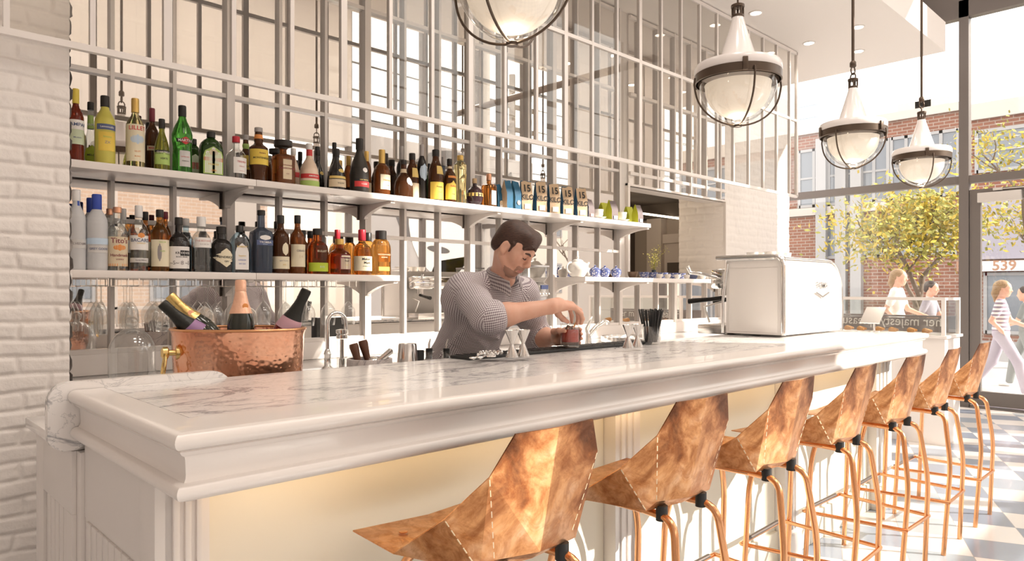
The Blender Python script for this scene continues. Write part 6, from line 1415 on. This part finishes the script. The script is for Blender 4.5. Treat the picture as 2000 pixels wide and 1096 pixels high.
sm2 = c_.modifiers.new('s', 'SUBSURF'); sm2.levels = 2; sm2.render_levels = 2
bt_ = MB()
for i in range(5):
    p = nb + V3(.026 + .006 * i, -.072, -.075) + up * (-.075 * i) + fw * (.052 + .014 * math.sin(i * .8))
    bt_.sphere(tuple(p), .005, 10, 6)
# trousers and shoes (behind the counter)
S = SDF((1.90, 2.45, 0.), (2.55, 2.98, 1.02), .009)
S.ell(pel - V3(0, 0, .03), (.165, .125, .13), None, .05)
for s in (-1, 1):
    hp = pel + V3(s * .085, .0, -.06); kn_ = V3(pel[0] + s * .11, 2.62, .52); an = V3(pel[0] + s * .12, 2.72, .10); S.chain([hp, kn_, an], [.095, .065, .052], .04)
S.obj('trousers', 'denim', bar_man)
for s in (-1, 1):
    S = SDF((pel[0] + s * .12 - .08, 2.48, -.0), (pel[0] + s * .12 + .08, 2.85, .16), .008); S.chain([V3(pel[0] + s * .12, 2.76, .045), V3(pel[0] + s * .125, 2.58, .038)], [.044, .037], .02); S.obj('shoe', 'black', bar_man)

# ---------------------------------------------------------------- passers-by in the street
def walker(label, loc, H, face, shirt_m, trous_m, hair_m, stride=.25, long_hair=True, arm=.3, shoe='c_white', skirt=False):
    k = H / 1.70; f = np.array([math.cos(face), math.sin(face), 0]); l = np.array([-f[1], f[0], 0]); z = V3(0, 0, 1); O = np.array(loc, float)
    P = lambda x, y, zz_: O + k * (l * x + f * y + z * zz_)
    t = thing('person', label, 'person', loc)
    lo, hi = O - V3(.62, .62, .02) * k, O + V3(.62, .62, 1.80) * k; h = .0125 * k
    R = np.stack([l, f, z], 1)
    S = SDF(lo, hi, h); C = P(0, .03, 1.585)
    head_sdf(S, C, frame(f + V3(0, 0, -.1)), k)
    S.chain([P(0, 0, 1.53), P(0, -.01, 1.40)], [.05 * k, .055 * k], .03); S.cap(P(-.15, 0, 1.38), P(.15, 0, 1.38), .045 * k, .045 * k, .04)
    S.ell(P(0, 0, 1.22), np.array((.135, .09, .2)) * k, R, .05); S.ell(P(0, 0, .95), np.array((.15, .10, .13)) * k, R, .05)
    st = stride
    legs = []
    for s, d in ((-1, 1), (1, -1)):
        hp = P(s * .085, 0, .90); kn = P(s * .085, d * st * .55 + .05, .50); an = P(s * .08, d * st - (.06 if d < 0 else 0), .09 + (.05 if d < 0 else 0)); toe = P(s * .085, d * st + .14, .04 + (.0 if d > 0 else .0)); legs.append((hp, kn, an, toe))
        S.chain([hp, kn, an], [.078 * k, .056 * k, .038 * k], .03); S.chain([an - z * .03, toe], [.038 * k, .03 * k], .03)
        sh = P(s * .17, 0, 1.38); e = P(s * .20, -d * arm * .35, 1.11); wr = P(s * .18, -d * arm * .6 + .16, .95 + .06); hd = wr + (wr - e) / np.linalg.norm(wr - e) * .07 * k
        S.chain([sh, e, wr], [.045 * k, .037 * k, .026 * k], .02); S.cap(wr, hd, .026 * k, .030 * k, .02)
        for q in range(5): S.cap(hd + l * (.012 * (q - 2)) * k, hd + l * (.014 * (q - 2)) * k + (wr - e) / np.linalg.norm(wr - e) * (.055 - .006 * abs(q - 2)) * k - z * .02, .0085 * k, .007 * k, .008)
    S.obj('body', 'skin', t)
    S = SDF(lo, hi, h); g = .012 * k
    S.ell(P(0, 0, 1.22), np.array((.150, .105, .21)) * k, R, .05); S.cap(P(-.15, 0, 1.375), P(.15, 0, 1.375), .056 * k, .056 * k, .04); S.ell(P(0, 0, .99), np.array((.160, .115, .12)) * k, R, .05)
    for s, d in ((-1, 1), (1, -1)): S.chain([P(s * .17, 0, 1.375), P(s * .192, -d * arm * .2, 1.20)], [.058 * k, .054 * k], .03)
    S.cap(P(0, .02, 1.60), P(0, .01, 1.42), .07 * k, .06 * k, .01, '-')
    S.obj('shirt', shirt_m, t)
    S = SDF(lo, hi, h); S.ell(P(0, 0, .92), np.array((.160, .115, .11)) * k, R, .05)
    for hp, kn, an, toe in legs: S.chain([hp, kn, an], [.092 * k, .072 * k, .058 * k], .03)
    S.obj('trousers', trous_m, t)
    for hp, kn, an, toe in legs:
        S = SDF(lo, hi, h); S.chain([an - z * .035, toe], [.048 * k, .040 * k], .03); S.obj('shoe', shoe, t)
    S = SDF(lo, hi, h); Rf = frame(f + V3(0, 0, -.1)); Wh = lambda x, y, zz_: C + Rf @ (V3(x, y, zz_) * k)
    S.ell(Wh(0, -.02, .04), np.array((.085, .105, .092)) * k, Rf, 0)
    if long_hair: S.chain([Wh(0, -.07, .02), Wh(0, -.085, -.08), Wh(.02, -.075, -.19)], [.065 * k, .055 * k, .03 * k], .03)
    else: S.cap(Wh(0, -.06, 0), Wh(0, -.07, -.03), .06 * k, .055 * k, .02)
    S.ell(Wh(0, .065, -.045), np.array((.085, .09, .095)) * k, Rf, .01, '-'); S.obj('hair', hair_m, t)
    return t
M['hair_blond'] = hair_mat('fair_hair', (.30, .19, .10)); M['hair_dark'] = hair_mat('dark_hair', (.04, .025, .02))
M['stripe'] = mat('striped_top', (.6, .5, .55), .8)
def stripes(m, ca, cb, per):
    t, n, l, b = nodes(m); tc = add(t, 'ShaderNodeTexCoord'); sx = add(t, 'ShaderNodeSeparateXYZ'); l.new(tc.outputs['Object'], sx.inputs[0]); mu = add(t, 'ShaderNodeMath', operation='MULTIPLY'); mu.inputs[1].default_value = 1 / per; l.new(sx.outputs[2], mu.inputs[0])
    fr = add(t, 'ShaderNodeMath', operation='FRACT'); l.new(mu.outputs[0], fr.inputs[0]); r = ramp(t, fr.outputs[0], [(.0, ca), (.5, cb)]); r.color_ramp.interpolation = 'CONSTANT'; l.new(r.outputs[0], b.inputs['Base Color'])
stripes(M['stripe'], (.80, .74, .72), (.28, .22, .28), .055)
M['palecloth'] = mat('pale_cloth', (.82, .78, .76), .8); M['mauve'] = mat('mauve_cloth', (.42, .38, .45), .8); M['greycloth'] = mat('grey_cloth', (.22, .24, .24), .8)
SWZ = -.14
X_ = 12.0
def stand(u, X): dx, dy = ray(u); z = X / dx; return (X, dy * z, SWZ), z
p, z = stand(1955, 12.0); walker('fair-haired woman in a striped top and mauve trousers walking past the door', p, hgt(549, z) - SWZ, -PI / 2 + .15, 'stripe', 'mauve', 'hair_blond', .30)
p, z = stand(2006, 13.1); walker('person in grey cut off by the right edge of the photo, seen through the door', p, hgt(560, z) - SWZ, PI / 2, 'greycloth', 'greycloth', 'hair_dark', .26, False)
p, z = stand(1752, 12.3); walker('woman in a white top passing behind the pastry case', p, hgt(527, z) - SWZ, -PI / 2 + .1, 'palecloth', 'palecloth', 'hair_blond', .25)
p, z = stand(1816, 13.2); walker('dark-haired person outside, half hidden behind the tree trunk', p, hgt(550, z) - SWZ, -PI / 2, 'mauve', 'mauve', 'hair_dark', .22, False)
# ================================================================ the street outside
def bricks(name, c1, c2, mortar, sc=1.):
    m = mat(name, c1, .85); t, n, l, b = nodes(m); tc = add(t, 'ShaderNodeTexCoord'); sx = add(t, 'ShaderNodeSeparateXYZ'); l.new(tc.outputs['Object'], sx.inputs[0])
    a = add(t, 'ShaderNodeMath', operation='ADD'); l.new(sx.outputs[0], a.inputs[0]); l.new(sx.outputs[1], a.inputs[1]); cx = add(t, 'ShaderNodeCombineXYZ'); l.new(a.outputs[0], cx.inputs[0]); l.new(sx.outputs[2], cx.inputs[1])
    bt = add(t, 'ShaderNodeTexBrick', i_Scale=1.); bt.inputs['Color1'].default_value = (*c1, 1); bt.inputs['Color2'].default_value = (*c2, 1); bt.inputs['Mortar'].default_value = (*mortar, 1)
    bt.inputs['Brick Width'].default_value = .24 * sc; bt.inputs['Row Height'].default_value = .085 * sc; bt.inputs['Mortar Size'].default_value = .010 * sc; l.new(cx.outputs[0], bt.inputs['Vector']); l.new(bt.outputs['Color'], b.inputs['Base Color']); return m
M['redbrick'] = bricks('red_brick', (.27, .115, .075), (.21, .09, .06), (.34, .28, .24), 1.3); M['tanbrick'] = bricks('tan_brick', (.50, .36, .27), (.44, .31, .23), (.5, .42, .36), 1.3)
M['asphalt'] = mat('asphalt', (.32, .31, .31), .9); M['paving'] = bump(mat('pale_paving', (.62, .59, .57), .85), 8, .2, .01); M['winframe'] = mat('grey_window_frame', (.36, .355, .36), .5); M['winglass'] = mat('street_window_glass', (.18, .20, .23), .08, 0, .8)
M['panelgrey'] = mat('mauve_grey_cladding', (.36, .34, .40), .6); M['stucco'] = mat('pale_stucco', (.72, .66, .58), .85); M['concrete'] = mat('concrete_trim', (.55, .50, .46), .85); M['signwhite'] = mat('sign_white', (.80, .76, .76), .6); M['signbrown'] = mat('sign_brown', (.42, .24, .16), .6)
M['towerglass'] = mat('tower_glass', (.42, .52, .62), .15, 0, .8)
struct('street_ground', MB().box(-40, 80, -60, 60, -.5, -.22), 'asphalt')
struct('sidewalk', MB().box(XW + .1, 14.2, -30, 30, -.3, SWZ).box(-30, XW + .1, -7.0, YF - .25, -.3, SWZ), 'paving')
# brick building across the side street
BXF = 26.0
t = thing('building', 'two-storey red brick building across the street with pale window bands', 'building', (BXF, 8, -.25))
_, zr = at_x(1731, BXF); yl = at_x(1540, BXF)[0]; zroof = hgt(236, at_x(1731, BXF)[1])
yA, yB_ = at_x(1893, BXF)[0] + .05, 24.0
MB().box(BXF, BXF + 10, yA, yB_, -.25, zroof).build('wall', 'redbrick', t)
MB().box(BXF - .12, BXF + 10.1, yA, yB_, zroof - .05, zroof + .22).build('parapet', 'concrete', t)
def win(parent, y0, y1, z0, z1, nv, nh, X=BXF, m='winframe'):
    f = MB(); f.box(X - .06, X + .02, y0, y1, z0, z0 + .1).box(X - .06, X + .02, y0, y1, z1 - .1, z1)
    for i in range(nv + 1): y = y0 + (y1 - y0) * i / nv; f.box(X - .06, X + .02, y - .05, y + .05, z0, z1)
    for i in range(1, nh): zq = z0 + (z1 - z0) * i / nh; f.box(X - .05, X + .02, y0, y1, zq - .035, zq + .035)
    w = f.build('window', m, parent); MB().box(X - .02, X - .005, y0, y1, z0, z1).build('pane', 'winglass', w); return w
hh = lambda v, u: hgt(v, at_x(u, BXF)[1])
Yu = lambda u: at_x(u, BXF)[0]
ztop2, zbot2 = hh(282, 1650), hh(400, 1650); ztop1, zbot1 = hh(430, 1650), hh(505, 1650)
for u0, u1, nv in ((1562, 1650, 3), (1655, 1735, 3), (1742, 1800, 2), (1806, 1872, 2)): win(t, Yu(u1), Yu(u0), zbot2, ztop2, nv, 2)
MB().box(BXF - .14, BXF, Yu(1735), Yu(1540), zbot2 - .30, zbot2 - .02).build('window_sill_band', 'concrete', t)
for u0, u1, nv in ((1605, 1640, 1), (1648, 1672, 1), (1690, 1800, 4), (1806, 1866, 2)): win(t, Yu(u1), Yu(u0), zbot1, ztop1, nv, 2)
for u in (1608, 1646, 1676): MB().box(BXF - .25, BXF, Yu(u) - .18, Yu(u) + .18, -.2, zroof - .3).build('drain_pipe', 'winframe', t)
for u0, u1 in ((1795, 1830), (1835, 1870)): MB().box(BXF + 3, BXF + 4.5, Yu(u1) + 1, Yu(u0) + 1.6, zroof + .3, zroof + 1.2).build('roof_unit', 'concrete', t)
# neighbour seen over the door : darker brick, mauve cladding, number sign
t2 = thing('building', 'brick shopfront building across the street with mauve cladding and a number sign', 'building', (BXF, -4, -.25))
zr2 = hh(205, 1960); yD = Yu(1893)
MB().box(BXF, BXF + 10, -9, yD - .02, -.25, zr2).build('wall', 'redbrick', t2); MB().box(BXF - .12, BXF + 10, -9, yD - .02, zr2 - .35, zr2 + .15).build('parapet', 'concrete', t2)
MB().box(BXF - .10, BXF, -9, Yu(1912), hh(506, 1950), hh(385, 1950)).build('cladding', 'panelgrey', t2)
win(t2, -9, Yu(1908), hh(335, 1950), hh(250, 1950), 8, 2); win(t2, -9, Yu(1925), 0., hh(532, 1950), 10, 1)
MB().box(BXF - .22, BXF - .10, -9, Yu(1912), hh(530, 1950), hh(510, 1950)).build('sign_board', 'signwhite', t2)
tb = MB(); yc, zc_ = Yu(1953), hh(520, 1950); put_text(tb, 'ING  539  W', .42, lambda x, y: (BXF - .225, yc - x, zc_ + y), 0, .02); tb.build('lettering', 'signbrown', t2, 0, fix=False)
t3 = thing('building', 'distant pale glass tower above the brick roof', 'building', (75, 50, -.25))
yT0, yT1 = at_x(1597, 75)[0], at_x(1540, 75)[0]; zT = hgt(190, at_x(1570, 75)[1])
MB().box(75, 85, yT0, yT1, -.2, zT).build('tower_body', 'towerglass', t3)
mb = MB()
for i in range(16): mb.box(74.8, 75, yT0, yT1, zT - 1 - i * 1.3, zT - .7 - i * 1.3)
mb.build('floor_band', 'signwhite', t3)
# street trees
def tree(label, base, H, spread, nleaf, seed, mats=('leaf', 'leafg'), lean=(0, 0), r0=.11, bare=False, low=.35):
    rng = random.Random(seed); t = thing('street_tree', label, 'tree', base); tr = MB(); tips = []
    def grow(p, d, L, r, lvl):
        pts = [p]; 
        for i in range(5): d = (d + Vector((rng.gauss(0, .13), rng.gauss(0, .13), .05))).normalized(); pts.append(pts[-1] + d * L / 5)
        tr.tube(pts, [r * (1 - .09 * i) for i in range(6)], 7)
        if lvl == 0: tips.extend(pts[2:]); return
        for k in range(3 if lvl > 1 else 4):
            a = rng.uniform(0, 2 * PI); q = pts[rng.randint(3, 5)]; o = Vector((math.cos(a), math.sin(a), rng.uniform(.2, .7))).normalized()
            grow(q, (d * .35 + o).normalized(), L * rng.uniform(.55, .8), r * .5, lvl - 1)
    grow(Vector(base), Vector((lean[0], lean[1], 1)).normalized(), H * low, r0, 3)
    tr.build('trunk', 'bark', t, 60)
    if bare: return t
    for mi, mn in enumerate(mats):
        lf = MB()
        for k in range(nleaf // len(mats)):
            c = rng.choice(tips) + Vector((rng.gauss(0, spread), rng.gauss(0, spread), rng.gauss(0, spread * .7))); dx = Vector((rng.gauss(0, 1), rng.gauss(0, 1), rng.gauss(0, 1))).normalized(); dy = dx.orthogonal().normalized(); l = rng.uniform(.07, .15); w_ = l * .28
            lf.addm([c, c + dx * l * .5 + dy * w_, c + dx * l, c + dx * l * .5 - dy * w_], [(0, 1, 2, 3)])
        lf.build('foliage', mn, t, 0, fix=False)
    return t
xx = 15.0; yy_, z = at_x(1806, xx); tree('street tree with thin yellow autumn leaves outside the tall window', (xx, yy_, -.2), 5.2, .36, 4600, 4, r0=.10)
xx = 17.5; yy_, z = at_x(2035, xx); tree('yellow-leaved street tree beyond the glazed door', (xx, yy_, -.2), 6.0, .32, 2200, 12, r0=.11)
# opposite side, seen only in the mirrors
t = thing('building', 'brown brick building facing the bar front, seen in the mirrors', 'building', (-2, -16, -.25))
MB().box(-22, 11, -24, -16, -.25, 6.2).build('wall', 'tanbrick', t)
for i in range(9):
    x = -20 + i * 3.4
    w_ = MB().box(x, x + 1.9, -16.03, -15.95, 1.0, 3.0).build('window', 'winframe', t); MB().box(x + .1, x + 1.8, -15.95, -15.93, 1.1, 2.9).build('pane', 'winglass', w_)
t = thing('building', 'pale stucco building with small windows, seen in the mirrors', 'building', (30, -20, -.25))
MB().box(17, 45, -30, -20, -.25, 7.5).build('wall', 'stucco', t)
for i in range(6):
    x = 18.5 + i * 3.6
    for zq in (1.2, 4.4): w_ = MB().box(x, x + 1.4, -20.04, -19.96, zq, zq + 1.7).build('window', 'winframe', t); MB().box(x + .1, x + 1.3, -19.96, -19.94, zq + .1, zq + 1.6).build('pane', 'winglass', w_)
# black-and-white portrait hoarding across the street, seen only in the mirrors
t = thing('hoarding', 'large black-and-white portrait hoarding reflected in the mirrors', 'poster', (13.2, -9, 0)); ox, oy = 12.0, -9.0
MB().box(10.6, 17.0, oy - .1, oy, -.2, 5.6).build('board', mat('print_midgrey', (.42, .39, .38), .7), t)
M['print_dark'] = mat('print_dark', (.12, .11, .11), .7); M['print_pale'] = mat('print_pale', (.80, .76, .74), .7)
def blob(pts, y): mb = MB(); mb.prism(pts, 'y', y, y + .01); return mb
def ellp(cx, cz, rx, rz, a0=0, n=30): return [(cx + rx * math.cos(2 * PI * i / n) * math.cos(a0) - rz * math.sin(2 * PI * i / n) * math.sin(a0), cz + rx * math.cos(2 * PI * i / n) * math.sin(a0) + rz * math.sin(2 * PI * i / n) * math.cos(a0)) for i in range(n)]
blob(ellp(13.3, 4.0, 1.9, 1.5, .3), oy).build('dark_print', 'print_dark', t); blob([(14.4, 4.2), (16.0, 5.2), (16.9, 3.0), (16.4, .2), (15.3, .2), (15.5, 2.4)], oy).build('dark_print', 'print_dark', t)
blob(ellp(13.1, 3.2, 1.15, 1.5, .25), oy + .011).build('pale_print', 'print_pale', t); blob([(12.9, 2.2), (14.2, 2.4), (14.6, 1.2), (16.2, -.1), (11.2, -.1), (12.3, 1.0)], oy + .011).build('pale_print', 'print_pale', t)
blob(ellp(13.0, 2.55, .42, .10, -.1), oy + .022).build('dark_print', 'print_dark', t)
# utility pole and wires
t = thing('utility_pole', 'wooden utility pole with crossarms reflected in the mirrors', 'pole', (17.5, -10.5, -.2))
mb = MB().tube([(17.5, -10.5, -.2), (17.5, -10.5, 9.0)], [.15, .11], 12); mb.build('post', 'bark', t, 50)
for zq in (6.2, 7.0, 7.8): MB().box(16.4, 18.6, -10.56, -10.44, zq, zq + .12).build('crossarm', 'bark', t)
mb = MB()
for zq in (6.35, 7.15, 7.95, 5.6, 5.2):
    for xo in (-.9, .9): mb.tube([(17.5 + xo - 16 + 32 * i / 12, -10.5, zq + .35 * ((i / 6 - 1) ** 2)) for i in range(13)], .016, 5)
mb.build('wires', 'black', t, 60)
xx = 20.0; tree('bare street tree reflected in the mirrors', (20.0, -9.5, -.2), 6.0, .3, 0, 8, r0=.12, bare=True)
# ================================================================ light
w = bpy.data.worlds.new('sky'); SC.world = w; w.use_nodes = True
bg = w.node_tree.nodes['Background']; bg.inputs['Color'].default_value = (1.0, .935, .895, 1); bg.inputs['Strength'].default_value = 2.0
sun = bpy.data.lights.new('sun', 'SUN'); sun.energy = 6.0; sun.angle = .009; sun.color = (1., .91, .82)
so = bpy.data.objects.new('sun', sun); COL.objects.link(so)
d = Vector((-.52, .80, -.525)); so.rotation_euler = d.to_track_quat('-Z', 'Y').to_euler()
def portal(loc, rot, sx, sy):
    l = bpy.data.lights.new('portal', 'AREA'); l.shape = 'RECTANGLE'; l.size = sx; l.size_y = sy; l.cycles.is_portal = True
    o = bpy.data.objects.new('portal', l); COL.objects.link(o); o.location = loc; o.rotation_euler = rot
portal(((FW0 + XW) / 2, YF - .02, 3.2), (PI / 2, 0, 0), XW - FW0, 6.4)
portal((XW - .04, 1.7, 2.3), (PI / 2, 0, PI / 2), 9.6, 4.6)
portal((1.8, YF - .02, 1.7), (PI / 2, 0, 0), 6.1, 2.3)
for i, (x, y) in enumerate(dl):
    l = bpy.data.lights.new('downlight', 'SPOT'); l.energy = 11; l.color = (1., .88, .74); l.spot_size = 2.2; l.spot_blend = .8; l.shadow_soft_size = .045
    o = bpy.data.objects.new('downlight', l); COL.objects.link(o); o.location = (x, y, ZS - .02)
cy = SC.cycles
cy.max_bounces = 12; cy.diffuse_bounces = 5; cy.glossy_bounces = 6; cy.transmission_bounces = 8; cy.transparent_max_bounces = 24
cy.caustics_reflective = False; cy.caustics_refractive = False; cy.sample_clamp_indirect = 6.; cy.blur_glossy = .5
cy.use_denoising = True
vs = SC.view_settings; vs.view_transform = 'Standard'; vs.look = 'None'; vs.exposure = .72; vs.gamma = 1.0; vs.use_curve_mapping = False
